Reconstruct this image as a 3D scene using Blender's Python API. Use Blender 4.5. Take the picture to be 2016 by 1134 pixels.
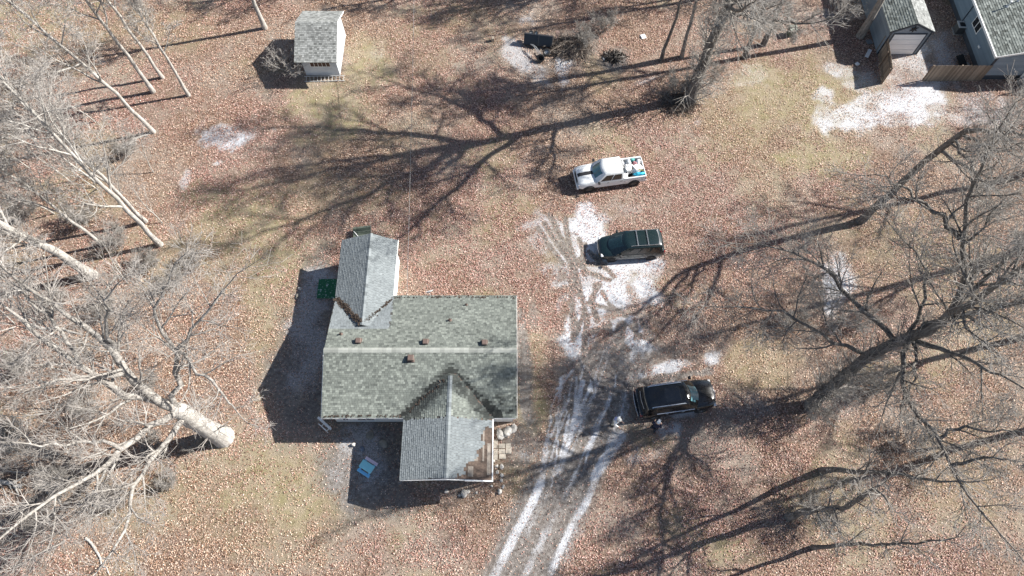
import bpy, bmesh, math, random
import numpy as np
from mathutils import Vector, Matrix, Euler

scene = bpy.context.scene
for _o in list(bpy.data.objects):
    bpy.data.objects.remove(_o)
COL = scene.collection

# ------------------------------------------------------------------ camera
CAM_H = 44.5
TILT = math.radians(25)
FPX = 1344.0
camd = bpy.data.cameras.new('camera')
camd.sensor_width = 36.0
camd.lens = 24.0
camd.clip_start = 0.5
camd.clip_end = 3000
cam = bpy.data.objects.new('camera', camd)
cam.location = (0, 0, CAM_H)
cam.rotation_euler = (TILT, 0, 0)
COL.objects.link(cam)
scene.camera = cam

# ------------------------------------------------------------------ light
SUN_EL = math.radians(36.5)
SHADOW_AZ = math.radians(-165.5)
world = bpy.data.worlds.new('World')
scene.world = world
world.use_nodes = True
wn = world.node_tree
for n in list(wn.nodes):
    wn.nodes.remove(n)
sky = wn.nodes.new('ShaderNodeTexSky')
sky.sky_type = 'NISHITA'
sky.sun_disc = False
sky.sun_elevation = SUN_EL
sky.sun_rotation = math.radians(75.5)
sky.altitude = 250
bg = wn.nodes.new('ShaderNodeBackground')
bg.inputs['Strength'].default_value = 0.062
wo = wn.nodes.new('ShaderNodeOutputWorld')
wn.links.new(sky.outputs['Color'], bg.inputs['Color'])
wn.links.new(bg.outputs['Background'], wo.inputs['Surface'])
sund = bpy.data.lights.new('sun', 'SUN')
sund.energy = 5.0
sund.angle = math.radians(0.53)
sund.color = (1.0, 0.955, 0.89)
sun = bpy.data.objects.new('sun', sund)
SD = Vector((math.cos(SHADOW_AZ) * math.cos(SUN_EL), math.sin(SHADOW_AZ) * math.cos(SUN_EL), -math.sin(SUN_EL)))
sun.rotation_euler = SD.to_track_quat('-Z', 'Y').to_euler()
sun.location = (40, 10, 60)
COL.objects.link(sun)
vs = scene.view_settings
vs.view_transform = 'Standard'
vs.look = 'None'
vs.gamma = 1.0
vs.exposure = 1.08
vs.use_curve_mapping = False

# ------------------------------------------------------------------ photo pixel <-> ground
CT, ST = math.cos(TILT), math.sin(TILT)
def at(x, y, h=0.0):
    """point at height h that the photograph shows at pixel (x, y)"""
    u = (x - 1008) / FPX
    v = (y - 567) / FPX
    d = (u, ST - v * CT, -CT - v * ST)
    t = (CAM_H - h) / -d[2]
    return Vector((d[0] * t, d[1] * t, h))
def to_px(X, Y):
    zz = Y * ST + CAM_H * CT
    return 1008 + FPX * X / zz, 567 + FPX * (-Y * CT + CAM_H * ST) / zz

# ------------------------------------------------------------------ numpy noise
def vnoise(X, Y, scale, seed, octaves=3):
    rng = np.random.default_rng(seed)
    tot = np.zeros_like(X, dtype=np.float64); amp = 1.0; norm = 0
    for o in range(octaves):
        T = rng.random((256, 256))
        x = X / scale + 1000.3; y = Y / scale + 1000.7
        xi = np.floor(x).astype(int); yi = np.floor(y).astype(int)
        fx = x - xi; fy = y - yi
        fx = fx * fx * (3 - 2 * fx); fy = fy * fy * (3 - 2 * fy)
        a = T[xi % 256, yi % 256]; b = T[(xi + 1) % 256, yi % 256]
        c = T[xi % 256, (yi + 1) % 256]; d = T[(xi + 1) % 256, (yi + 1) % 256]
        tot += amp * ((a * (1 - fx) + b * fx) * (1 - fy) + (c * (1 - fx) + d * fx) * fy)
        norm += amp; amp *= 0.5; scale *= 0.5
    return tot / norm
def sstep(a, b, x):
    t = np.clip((x - a) / (b - a), 0, 1)
    return t * t * (3 - 2 * t)

# ------------------------------------------------------------------ mesh collector
class MB:
    def __init__(self):
        self.v = []; self.f = []; self.t = []   # t: tint per vertex
        self.tint = 0.5
    def add(self, verts, faces, M=None):
        o = len(self.v)
        for p in verts:
            p = Vector(p)
            if M is not None: p = M @ p
            self.v.append((p.x, p.y, p.z)); self.t.append(self.tint)
        for fc in faces: self.f.append(tuple(i + o for i in fc))
        return self
    def box(self, lo, hi, M=None):
        x0, y0, z0 = lo; x1, y1, z1 = hi
        vs_ = [(x0,y0,z0),(x1,y0,z0),(x1,y1,z0),(x0,y1,z0),(x0,y0,z1),(x1,y0,z1),(x1,y1,z1),(x0,y1,z1)]
        return self.add(vs_, [(0,3,2,1),(4,5,6,7),(0,1,5,4),(1,2,6,5),(2,3,7,6),(3,0,4,7)], M)
    def bbox(self, lo, hi, b=0.02, M=None):
        """box with chamfered edges"""
        x0, y0, z0 = lo; x1, y1, z1 = hi
        vs_ = []
        for z, i in ((z0, b), (z0 + b, 0), (z1 - b, 0), (z1, b)):
            xa, xb, ya, yb = x0 + i, x1 - i, y0 + i, y1 - i
            c = b * 0.7
            vs_ += [(xa + c, ya, z), (xb - c, ya, z), (xb, ya + c, z), (xb, yb - c, z), (xb - c, yb, z), (xa + c, yb, z), (xa, yb - c, z), (xa, ya + c, z)]
        fs = [tuple(range(7, -1, -1)), tuple(range(24, 32))]
        for l in range(3):
            for i in range(8):
                j = (i + 1) % 8
                fs.append((l*8+i, l*8+j, l*8+8+j, l*8+8+i))
        return self.add(vs_, fs, M)
    def prism(self, poly, z0, z1, M=None):
        n = len(poly)
        vs_ = [(p[0], p[1], z0) for p in poly] + [(p[0], p[1], z1) for p in poly]
        fs = [tuple(range(n - 1, -1, -1)), tuple(range(n, 2 * n))]
        for i in range(n):
            j = (i + 1) % n
            fs.append((i, j, n + j, n + i))
        return self.add(vs_, fs, M)
    def loft(self, rings, cap=True, closed=True, M=None):
        n = len(rings[0]); vs_ = [p for r in rings for p in r]; fs = []
        for l in range(len(rings) - 1):
            for i in range(n if closed else n - 1):
                j = (i + 1) % n
                fs.append((l*n+i, l*n+j, (l+1)*n+j, (l+1)*n+i))
        if cap:
            fs.append(tuple(range(n - 1, -1, -1)))
            fs.append(tuple(range((len(rings)-1)*n, len(rings)*n)))
        return self.add(vs_, fs, M)
    def tube(self, pts, rad, n=8, M=None, cap=True):
        pts = [Vector(p) for p in pts]
        if not hasattr(rad, '__len__'): rad = [rad] * len(pts)
        rings = []
        for i, p in enumerate(pts):
            t = (pts[min(i+1, len(pts)-1)] - pts[max(i-1, 0)]).normalized()
            ref = Vector((0,0,1)) if abs(t.z) < 0.9 else Vector((1,0,0))
            a = t.cross(ref).normalized(); b = t.cross(a)
            rings.append([p + (a * math.cos(k*2*math.pi/n) + b * math.sin(k*2*math.pi/n)) * rad[i] for k in range(n)])
        return self.loft(rings, cap, True, M)
    def lathe(self, prof, n=20, M=None):
        """prof: (radius, z) pairs, about Z"""
        rings = [[(r*math.cos(k*2*math.pi/n), r*math.sin(k*2*math.pi/n), z) for k in range(n)] for r, z in prof]
        return self.loft(rings, True, True, M)
    def slab(self, q, t0=0.01, t1=-0.01, M=None):
        q = [Vector(p) for p in q]
        nn = (q[1]-q[0]).cross(q[3]-q[0]).normalized()
        vs_ = [p + nn*t1 for p in q] + [p + nn*t0 for p in q]
        return self.add(vs_, [(3,2,1,0),(4,5,6,7),(0,1,5,4),(1,2,6,5),(2,3,7,6),(3,0,4,7)], M)
    def mesh(self, name, smooth=None):
        me = bpy.data.meshes.new(name)
        me.from_pydata(self.v, [], self.f)
        at_ = me.attributes.new('tint', 'FLOAT', 'POINT')
        at_.data.foreach_set('value', np.array(self.t, dtype=np.float32))
        me.validate(); me.update()
        if smooth is not None:
            me.polygons.foreach_set('use_smooth', [True]*len(me.polygons))
            me.set_sharp_from_angle(angle=math.radians(smooth))
        return me
    def build(self, name, mat, parent=None, smooth=None, label=None, kind=None):
        me = self.mesh(name, smooth)
        bm = bmesh.new(); bm.from_mesh(me); bmesh.ops.recalc_face_normals(bm, faces=bm.faces); bm.to_mesh(me); bm.free()
        return link(name, me, mat, parent, label, kind)
def link(name, me, mat, parent=None, label=None, kind=None):
    o = bpy.data.objects.new(name, me)
    if mat is not None:
        if len(me.materials) == 0: me.materials.append(mat)
    COL.objects.link(o)
    if parent is not None: o.parent = parent
    if label: o['label'] = label
    if kind: o['kind'] = kind
    return o
def thing(name, label, cat, loc=(0,0,0), rz=0.0, group=None):
    o = bpy.data.objects.new(name, None)
    o.empty_display_size = 0.2
    COL.objects.link(o)
    o.location = loc; o.rotation_euler = (0, 0, rz)
    o['label'] = label; o['category'] = cat
    if group: o['group'] = group
    return o
def tag(o, label, cat, group=None):
    o['label'] = label; o['category'] = cat
    if group: o['group'] = group
    return o
def copy_tree(o, parent=None):
    c = o.copy(); COL.objects.link(c)
    if parent is not None: c.parent = parent
    for ch in list(o.children): copy_tree(ch, c)
    return c
def mesh_np(name, verts, faces, attrs=None, smooth=False):
    """faces: (n,k) int array, all the same size"""
    me = bpy.data.meshes.new(name)
    nv, nf, k = len(verts), len(faces), faces.shape[1]
    me.vertices.add(nv); me.vertices.foreach_set('co', np.ascontiguousarray(verts, dtype=np.float32).ravel())
    me.loops.add(nf * k); me.loops.foreach_set('vertex_index', np.ascontiguousarray(faces, dtype=np.int32).ravel())
    me.polygons.add(nf)
    me.polygons.foreach_set('loop_start', np.arange(nf, dtype=np.int32) * k)
    me.polygons.foreach_set('loop_total', np.full(nf, k, dtype=np.int32))
    if smooth: me.polygons.foreach_set('use_smooth', np.ones(nf, dtype=bool))
    for an, (ty, arr) in (attrs or {}).items():
        a = me.attributes.new(an, ty, 'POINT')
        a.data.foreach_set('color' if ty == 'FLOAT_COLOR' else 'value', np.ascontiguousarray(arr, dtype=np.float32).ravel())
    me.update(calc_edges=True)
    return me

# ------------------------------------------------------------------ materials
class NT:
    def __init__(self, name):
        self.m = bpy.data.materials.new(name); self.m.use_nodes = True
        self.t = self.m.node_tree
        self.p = self.t.nodes['Principled BSDF']
    def n(self, typ, **kw):
        nd = self.t.nodes.new(typ)
        for k, v in kw.items():
            if hasattr(nd, k): setattr(nd, k, v)
            else: nd.inputs[k].default_value = v
        return nd
    def l(self, a, b): self.t.links.new(a, b)
    def coord(self, kind='Object', scale=None):
        c = self.n('ShaderNodeTexCoord').outputs[kind]
        if scale is not None:
            mp = self.n('ShaderNodeMapping'); mp.inputs['Scale'].default_value = scale
            self.l(c, mp.inputs['Vector']); c = mp.outputs['Vector']
        return c
    def pos(self): return self.n('ShaderNodeNewGeometry').outputs['Position']
    def noise(self, vec, scale, detail=3, rough=0.6):
        nd = self.n('ShaderNodeTexNoise'); nd.inputs['Scale'].default_value = scale
        nd.inputs['Detail'].default_value = detail; nd.inputs['Roughness'].default_value = rough
        self.l(vec, nd.inputs['Vector']); return nd.outputs['Fac']
    def ramp(self, fac, stops, interp='LINEAR'):
        r = self.n('ShaderNodeValToRGB'); r.color_ramp.interpolation = interp
        e = r.color_ramp.elements
        e[0].position, e[0].color = stops[0][0], (*stops[0][1], 1)
        e[1].position, e[1].color = stops[-1][0], (*stops[-1][1], 1)
        for p_, c_ in stops[1:-1]:
            x = e.new(p_); x.color = (*c_, 1)
        self.l(fac, r.inputs['Fac']); return r.outputs['Color']
    def mix(self, fac, a, b, blend='MIX'):
        m = self.n('ShaderNodeMix', data_type='RGBA', blend_type=blend)
        for s_, x in ((0, fac), (6, a), (7, b)):
            if isinstance(x, (int, float)): m.inputs[s_].default_value = x
            elif isinstance(x, tuple): m.inputs[s_].default_value = (*x, 1)
            else: self.l(x, m.inputs[s_])
        return m.outputs[2]
    def math(self, op, a, b=0.0, c=0.0, clamp=False):
        m = self.n('ShaderNodeMath', operation=op); m.use_clamp = clamp
        for i, x in enumerate((a, b, c)):
            if isinstance(x, (int, float)): m.inputs[i].default_value = x
            else: self.l(x, m.inputs[i])
        return m.outputs[0]
    def mapr(self, v, a, b, c=0.0, d=1.0):
        m = self.n('ShaderNodeMapRange', clamp=True)
        self.l(v, m.inputs[0])
        for i, x in enumerate((a, b, c, d)): m.inputs[1+i].default_value = x
        return m.outputs[0]
    def bump(self, h, strength=0.3, dist=0.02):
        b = self.n('ShaderNodeBump'); b.inputs['Strength'].default_value = strength; b.inputs['Distance'].default_value = dist
        self.l(h, b.inputs['Height']); self.l(b.outputs['Normal'], self.p.inputs['Normal'])
    def col(self, c): self.l(c, self.p.inputs['Base Color'])

def plain(name, c, rough=0.6, var=0.25, scale=3.0, metal=0.0, coat=0.0, bump=0.0, spec=0.5):
    t = NT(name)
    f = t.noise(t.pos(), scale, 5, 0.65)
    lo = tuple(x * (1 - var) for x in c); hi = tuple(min(1, x * (1 + var)) for x in c)
    t.col(t.ramp(f, [(0.3, lo), (0.7, hi)]))
    t.p.inputs['Roughness'].default_value = rough
    t.p.inputs['Metallic'].default_value = metal
    t.p.inputs['Coat Weight'].default_value = coat
    t.p.inputs['Specular IOR Level'].default_value = spec
    if bump: t.bump(t.noise(t.pos(), scale * 8, 3), bump, 0.02)
    return t.m
def tinted(name, stops, rough=0.9, grit=0.25, gscale=40.0, stain=None):
    """colour from the per-piece tint, with fine grit and optional stains"""
    t = NT(name)
    a = t.n('ShaderNodeAttribute', attribute_name='tint')
    c = t.ramp(a.outputs['Fac'], stops)
    g = t.noise(t.pos(), gscale, 3, 0.7)
    k = t.mapr(g, 0.3, 0.7, 1 - grit, 1 + grit)
    cc = t.n('ShaderNodeVectorMath', operation='SCALE'); t.l(c, cc.inputs[0]); t.l(k, cc.inputs['Scale'])
    c = cc.outputs[0]
    big = t.noise(t.pos(), 0.55, 5, 0.6)
    c = t.mix(t.mapr(big, 0.45, 0.75, 0.0, 0.45), c, stain or tuple(x * 0.5 for x in stops[0][1]))
    t.col(c); t.p.inputs['Roughness'].default_value = rough
    t.p.inputs['Specular IOR Level'].default_value = 0.25
    t.bump(g, 0.25, 0.01)
    return t.m
# ================================================================== GROUND
def poly_mask(x, y, poly):
    inside = np.zeros(x.shape, bool); n = len(poly); j = n - 1
    for i in range(n):
        xi, yi = poly[i]; xj, yj = poly[j]
        c = ((yi > y) != (yj > y)) & (x < (xj - xi) * (y - yi) / (yj - yi + 1e-9) + xi)
        inside ^= c; j = i
    return inside
def line_dist(x, y, pts):
    d = np.full(x.shape, 1e9)
    for (x0, y0), (x1, y1) in zip(pts[:-1], pts[1:]):
        L2 = (x1-x0)**2 + (y1-y0)**2 + 1e-9
        t = np.clip(((x-x0)*(x1-x0) + (y-y0)*(y1-y0)) / L2, 0, 1)
        d = np.minimum(d, np.hypot(x - x0 - t*(x1-x0), y - y0 - t*(y1-y0)))
    return d
def ell(x, y, cx, cy, rx, ry, rot=0.0):
    a = math.radians(rot); dx, dy = x - cx, y - cy
    u = (dx*math.cos(a) + dy*math.sin(a)) / rx; v = (-dx*math.sin(a) + dy*math.cos(a)) / ry
    return np.sqrt(u*u + v*v)
# where each surface lies, marked on the photograph (pixel ellipses: cx, cy, rx, ry, rotation, amount)
SNOW = [(455,268,48,30,-15,.95),(425,322,20,8,-15,.75),(367,348,9,26,20,.6),(500,228,32,12,-30,.35),(1130,455,34,30,0,.75),(1075,450,55,55,0,.55),(1060,420,20,22,20,.45),
 (1180,565,85,80,0,.95),(1150,520,45,95,0,1.0),(1138,640,32,50,0,.95),(1240,648,55,45,20,1.0),(1215,590,70,35,0,.8),(1215,522,75,26,0,1.05),(1265,525,45,22,0,.85),(1170,640,50,40,0,.6),
 (1640,585,26,70,10,.75),(1655,540,24,30,0,.6),(1755,212,135,30,-8,.78),(1810,205,70,34,0,.82),(1622,186,22,14,0,.75),(1645,135,34,11,15,.75),(1700,158,40,28,0,.5),(1790,110,60,50,0,.55),(1860,100,45,60,0,.5),
 (1900,205,80,40,0,.55),(1700,300,40,20,0,.2),(1040,38,52,15,18,.6),(1015,105,18,40,-35,.55),(1108,135,12,32,0,.75),(1050,140,40,12,35,.45),(1268,160,34,9,-18,.55),(1370,240,16,14,0,.6),(1440,158,60,22,-15,.38),(1620,45,40,30,0,.35),
 (605,640,45,120,0,.45),(630,540,35,25,0,.55),(590,790,60,60,0,.18),(715,890,50,65,-20,.48),(745,860,60,25,0,.22),(640,860,50,20,0,.25),(720,950,30,40,0,.25),
 (1345,795,40,30,0,.8),(1315,850,34,22,0,.8),(1335,722,60,16,-15,.75),(1290,740,40,20,0,.35),(1210,690,30,40,0,.35),(1480,800,70,40,0,.3),(1570,840,60,40,0,.33),(1660,770,60,40,0,.35),(1560,900,30,30,0,.25),(1290,890,60,20,-15,.4),
 (1320,780,30,30,0,.35),(130,160,40,12,0,.25),(200,120,14,8,0,.6),(1245,410,25,14,0,.35),(1200,400,25,14,0,.35),(1085,900,15,30,0,.4),(1035,895,22,22,0,.4),(1062,880,26,18,0,.3),(1180,850,50,70,20,.5),(1085,1040,60,90,20,.42),(1960,215,60,30,0,.4),(540,256,12,8,0,.6),(585,150,12,6,0,.4),(780,880,120,8,0,.0),(320,100,30,12,0,.2),
 (1480,940,80,30,-15,.2),(1760,800,60,60,0,.25),(1850,700,60,40,0,.2),(745,90,12,30,0,.3),(1060,330,25,50,0,.3),(900,130,20,14,0,.3)]
GRASS = [(650,215,95,60,0,.8),(720,130,45,50,0,.7),(600,180,40,30,0,.4),(480,440,90,80,0,.75),(560,520,80,70,0,.7),(520,620,50,110,0,.55),(440,400,90,40,0,.6),(700,370,120,40,0,.35),(1560,200,120,70,0,.9),(1600,312,80,32,0,.85),(1480,250,120,60,0,.55),(1660,180,60,40,0,.6),
 (150,365,70,20,0,.55),(1045,800,28,60,0,.85),(1030,760,20,80,0,.5),(560,950,140,90,0,.7),(450,930,60,80,0,.5),(500,1050,140,70,0,.35),(60,40,150,70,0,.65),(330,60,120,50,0,.4),(1430,1085,80,34,0,.6),(1360,1040,50,30,0,.4),(1500,330,60,90,0,.35),(780,270,70,50,0,.3),(860,130,60,40,0,.3),
 (1050,690,24,40,0,.45),(1850,500,90,100,0,.45),(1750,480,80,60,0,.4),(1950,620,80,100,0,.45),(1880,950,120,140,0,.35),(800,60,60,40,0,.3),(900,30,60,30,0,.35),(1020,945,60,50,0,.55),(700,1010,100,20,0,.3),(760,520,40,70,0,.4),(870,480,100,60,0,.2),(980,60,40,60,0,.3)]
DIRT = [(1032,735,13,110,-3,1.0),(1050,620,10,30,0,.5),(600,740,75,150,0,.8),(620,590,45,100,0,.75),(730,900,100,100,0,.85),(1220,700,110,45,-10,.8),(1330,690,90,50,-10,.55),(1180,790,60,80,20,.85),(1150,870,60,60,0,.85),(1100,980,60,50,0,.8),(1280,800,110,50,-10,.6),(1025,880,40,60,0,.6),(1190,600,80,90,0,.45),(1110,540,20,70,0,.55),(1060,880,22,26,0,.75),
 (1130,660,40,90,0,.5),(880,965,120,14,0,.6),(1840,120,60,70,0,.45),(1420,830,120,40,-15,.3),(1215,118,30,22,0,.8),(1115,90,60,30,0,.6),(1050,105,60,40,0,.5),(1650,90,50,60,0,.3),(1100,470,40,90,-35,.35)]
TRACKS = [  # dark tyre marks across the snow (pixels)
 [(1126,505),(1140,522),(1160,538),(1200,551)],[(1118,505),(1128,540),(1138,580),(1150,600),(1153,640),(1150,690)],[(1129,500),(1136,545),(1147,590),(1156,640)],[(1120,600),(1132,628),(1140,648)],[(1155,596),(1180,602),(1212,611)],[(1186,575),(1196,595),(1212,612),(1232,622)],
 [(1130,510),(1125,550),(1126,610),(1128,670)],[(1160,495),(1185,520),(1210,545)],[(1112,430),(1118,470),(1128,505)],[(1080,420),(1100,460),(1120,500)],[(1060,450),(1085,490),(1110,520)],[(1072,440),(1095,478),(1118,512)],[(1240,640),(1256,660),(1282,668)],[(1250,630),(1252,668)],[(1262,632),(1280,658)],[(1172,560),(1166,600),(1176,632)],[(1140,470),(1150,505)],
 [(1180,560),(1165,585),(1160,600)],[(1200,640),(1170,650),(1150,660)],[(1133,660),(1145,630),(1152,610)],[(1152,480),(1146,510),(1150,540)],[(1192,520),(1160,520),(1140,510)],[(1188,640),(1210,660),(1235,690)]]
STREAKS = [  # thin snow left between wheel ruts: pixel line, half width (m), amount
 ([(1147,752),(1136,800),(1124,861),(1097,933)],.22,.95),([(1160,760),(1150,800),(1140,850)],.12,.8),([(1177,780),(1160,830),(1131,895),(1118,930)],.25,.95),([(1222,858),(1198,893),(1168,937)],.5,1.05),([(1198,836),(1176,858),(1150,880)],.25,.9),([(1150,800),(1120,880),(1100,925)],.14,.8),([(1205,845),(1185,880),(1160,925)],.08,.7),
 ([(1066,949),(1047,991),(1010,1062),(970,1140),(880,1320)],.36,1.1),([(1130,930),(1105,980),(1066,1055),(1022,1140),(930,1320)],.42,.62),([(1180,925),(1154,991),(1124,1037),(1080,1140),(1000,1320)],.28,.8),([(1040,1110),(1020,1140)],.5,.8),([(1075,880),(1066,949)],.18,.8),([(1085,870),(1078,900),(1068,930)],.05,.8),([(1092,872),(1084,902),(1076,925)],.05,.8),([(1060,880),(1052,915)],.05,.7),
 ([(1200,700),(1185,740),(1170,775)],.12,.7),([(1190,690),(1176,730),(1160,765)],.10,.6),([(1150,720),(1143,745)],.12,.8),([(1212,803),(1190,846)],.05,.9),([(1128,905),(1098,950)],.06,.8),([(1190,905),(1165,960)],.06,.7),([(1140,700),(1146,730)],.18,.6),([(1240,795),(1225,830)],.10,.6),([(1236,760),(1228,790)],.10,.6),
 ([(1083,800),(1072,850)],.04,.5),([(1090,800),(1078,855)],.04,.5),([(1100,780),(1086,850)],.04,.5),([(1110,790),(1094,850)],.04,.5)]
RUTS = [([(1190,760),(1150,860),(1110,950),(1060,1040),(1008,1140),(915,1320)],.42),([(1215,780),(1180,880),(1140,960),(1095,1050),(1052,1140),(965,1320)],.45),([(1225,640),(1205,720),(1180,800)],.5),([(1400,730),(1300,745),(1210,770)],.35)]
_r = random.Random(77)
def _lerp(c, t):
    t = t * (len(c) - 1); i = min(int(t), len(c) - 2); f = t - i
    return (c[i][0] + (c[i+1][0]-c[i][0])*f, c[i][1] + (c[i+1][1]-c[i][1])*f)
_lc = [(1112,725),(1085,800),(1072,870),(1058,950)]; _rc = [(1228,735),(1228,800),(1205,880),(1150,975)]
for _k in range(60):   # thin ridges of snow squeezed up between many wheel passes
    _s = _r.random(); _a = _r.uniform(0, .75); _b = min(1, _a + _r.uniform(.12, .4)); _sk = _r.uniform(-.08, .08)
    _p = []
    for _q in range(4):
        _t = _a + (_b-_a)*_q/3; _l, _rr = _lerp(_lc, _t), _lerp(_rc, _t); _u = min(1, max(0, _s + _sk*(_q-1.5)/1.5))
        _p.append((_l[0] + (_rr[0]-_l[0])*_u, _l[1] + (_rr[1]-_l[1])*_u))
    STREAKS.append((_p, _r.uniform(.035, .15), _r.uniform(.7, 1.1)))
def P2(pts): return [tuple(at(*p)[:2]) for p in pts]
def masks(X, Y):
    px, py = to_px(X, Y)
    wob = (vnoise(X, Y, 2.2, 11, 4) - .5) * 1.5
    fine = vnoise(X, Y, 0.5, 12, 3) - .5
    def field(L, soft, wk=1.0):
        m = np.zeros_like(X)
        for cx, cy, rx, ry, rot, amt in L:
            e = ell(px, py, cx, cy, rx, ry, rot) + wob * wk + fine * .5 * wk
            m = np.maximum(m, amt * sstep(1 + soft, 1 - soft, e))
        return m
    snow = field(SNOW, .55, 1.6); grass = field(GRASS, .6); dirt = field(DIRT, .55)
    wl = vnoise(X, Y, 1.1, 13, 3)
    for pts, w, amt in STREAKS:
        d = line_dist(X, Y, P2(pts)) + fine * .12
        snow = np.maximum(snow, amt * sstep(w * 1.3, w * .4, d) * (.25 + 1.0 * wl))
    lane = line_dist(X, Y, P2([(1190,740),(1150,860),(1110,950),(1060,1040),(1020,1140),(935,1320)]))
    dirt = np.maximum(dirt, 1.0 * sstep(2.9, 1.5, lane + wob * .35))
    rut = np.zeros_like(X)
    for pts, w in RUTS:
        rut = np.maximum(rut, sstep(w, w * .4, line_dist(X, Y, P2(pts)) + fine * .3))
    for pts in TRACKS:
        rut = np.maximum(rut, .95 * sstep(.26, .10, line_dist(X, Y, P2(pts)) + fine * .14))
    dirt = np.maximum(dirt, rut * .8)
    snow = snow * (1 - .88 * rut) * (.72 + .5*sstep(.3,.6,vnoise(X, Y, 1.6, 17, 4)))
    patch = vnoise(X, Y, 4.5, 21, 4)
    grass = np.maximum(grass, .42 * sstep(.54, .7, patch))
    leaf = sstep(.34, .56, vnoise(X, Y, 4.5, 31, 4)) * .55 + .45
    leaf = leaf * (1 - .62 * grass) * (1 - .95 * dirt) * (1 - .6 * np.minimum(snow, 1))
    return snow, grass, dirt, leaf, rut
def grid_mesh(name, xs, ys, z, keep=None):
    X, Y = np.meshgrid(xs, ys)
    snow, grass, dirt, leaf, rut = masks(X, Y)
    if keep is None:
        global GM
        GM = leaf[4:-4, 4:-4]
    Z = z - .018 * rut + 0.012 * (vnoise(X, Y, .7, 41, 2) - .5) * (np.abs(Y) < 80)
    nx = len(xs); ny = len(ys)
    idx = np.arange(nx * ny).reshape(ny, nx)
    q = np.stack([idx[:-1, :-1], idx[:-1, 1:], idx[1:, 1:], idx[1:, :-1]], -1).reshape(-1, 4)
    V = np.stack([X, Y, Z], -1).reshape(-1, 3)
    A = np.stack([snow, grass, dirt, leaf], -1).reshape(-1, 4)
    if keep is not None:
        k = keep(X, Y).ravel()
        q = q[k[q].all(1)]
        used = np.unique(q); rm = np.full(len(V), -1); rm[used] = np.arange(len(used))
        V = V[used]; A = A[used]; q = rm[q]
    return mesh_np(name, V, q, {'cover': ('FLOAT_COLOR', A)}, smooth=True)

def ground_material():
    t = NT('leafy_ground'); P = t.pos()
    a = t.n('ShaderNodeAttribute', attribute_name='cover')
    sp = t.n('ShaderNodeSeparateColor'); t.l(a.outputs['Color'], sp.inputs[0])
    snow, grass, dirt, leaf = sp.outputs[0], sp.outputs[1], sp.outputs[2], a.outputs['Alpha']
    n1 = t.noise(P, 9, 4, .7); n2 = t.noise(P, 30, 3, .7); n3 = t.noise(P, 1.2, 4, .6); n4 = t.noise(P, 4, 4, .6)
    vo = t.n('ShaderNodeTexVoronoi'); vo.inputs['Scale'].default_value = 13; t.l(P, vo.inputs['Vector'])
    vr = t.n('ShaderNodeSeparateColor'); t.l(vo.outputs['Color'], vr.inputs[0])
    leafc = t.ramp(vr.outputs[0], [(0, (.045,.025,.02)), (.25, (.15,.082,.063)), (.5, (.30,.18,.14)), (.75, (.44,.295,.235)), (1, (.60,.46,.39))])
    soil = t.ramp(n1, [(.3, (.05,.036,.03)), (.7, (.17,.12,.095))])
    straw = t.ramp(n2, [(.25, (.075,.06,.04)), (.5, (.29,.24,.165)), (.75, (.54,.465,.34))])
    green = t.ramp(n2, [(.3, (.08,.073,.033)), (.7, (.36,.322,.17))])
    straw = t.mix(t.mapr(n3, .4, .68, 0, .8), straw, green)
    base = t.mix(.5, soil, leafc)
    c = t.mix(t.mapr(n4, .3, .7, 0.0, .35), base, straw)
    thatch = t.ramp(n2, [(.28, (.075,.062,.052)), (.5, (.28,.235,.195)), (.74, (.56,.495,.43))])
    c = t.mix(t.mapr(t.noise(P, .16, 4, .6), .46, .62, 0, .8), c, thatch)
    c = t.mix(t.mapr(grass, .05, .7, 0, .95), c, straw)
    gd = t.ramp(t.math('ADD', t.math('MULTIPLY', n2, .5), t.math('MULTIPLY', n4, .5)), [(.28, (.04,.034,.03)), (.48, (.15,.134,.122)), (.70, (.40,.375,.355))])
    c = t.mix(t.mapr(dirt, .1, .8, 0, .95), c, gd)
    # thin snow lies between the blades: the cover is broken by fine noise
    thr = t.math('ADD', t.math('MULTIPLY', n2, .55), t.math('MULTIPLY', n1, .45))
    n5 = t.noise(P, 13, 3, .75)
    thr = t.math('ADD', t.math('MULTIPLY', thr, .6), t.math('MULTIPLY', n5, .4))
    sm = t.math('SUBTRACT', t.math('MULTIPLY', snow, .86), t.math('MULTIPLY_ADD', thr, 3.0, -1.10))
    sm = t.math('MULTIPLY', t.math('MULTIPLY', t.mapr(sm, -.12, .42), .93), t.mapr(snow, .02, .3))
    c = t.mix(sm, c, t.mix(n4, (.42,.44,.48), (.68,.69,.71)))
    t.col(c); t.p.inputs['Roughness'].default_value = .95; t.p.inputs['Specular IOR Level'].default_value = .15
    h = t.math('ADD', n2, t.math('MULTIPLY', vo.outputs['Distance'], .6))
    t.bump(h, .75, .05)
    return t.m
M_GROUND = ground_material()
def axis(lo, hi, step, far):
    a = np.arange(lo, hi + step / 2, step)
    o = [30., 70., 150., 320.]
    return np.concatenate([[lo - x for x in o[::-1]], a, [hi + x for x in o]])
me = grid_mesh('ground', axis(-50, 50, .24, 400), axis(-10, 58, .24, 400), 0.0)
g_ = link('ground', me, M_GROUND, kind='structure')
DRIVE = [(850,1320),(960,1140),(1040,985),(1062,900),(1085,800),(1120,700),(1105,600),(1100,520),(1060,470),(1040,415),(1080,400),(1120,430),(1160,440),(1180,500),(1290,505),(1310,600),(1310,690),(1420,700),(1420,760),(1250,850),(1200,950),(1110,1140),(1030,1320)]
DP = P2(DRIVE)
xs = np.arange(-6, 16, .1); ys = np.arange(-4.5, 28, .1)
def keep(X, Y):
    return poly_mask(X + .8*(vnoise(X, Y, .9, 5, 2)-.5), Y + .8*(vnoise(X, Y, .9, 6, 2)-.5), DP)
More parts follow.
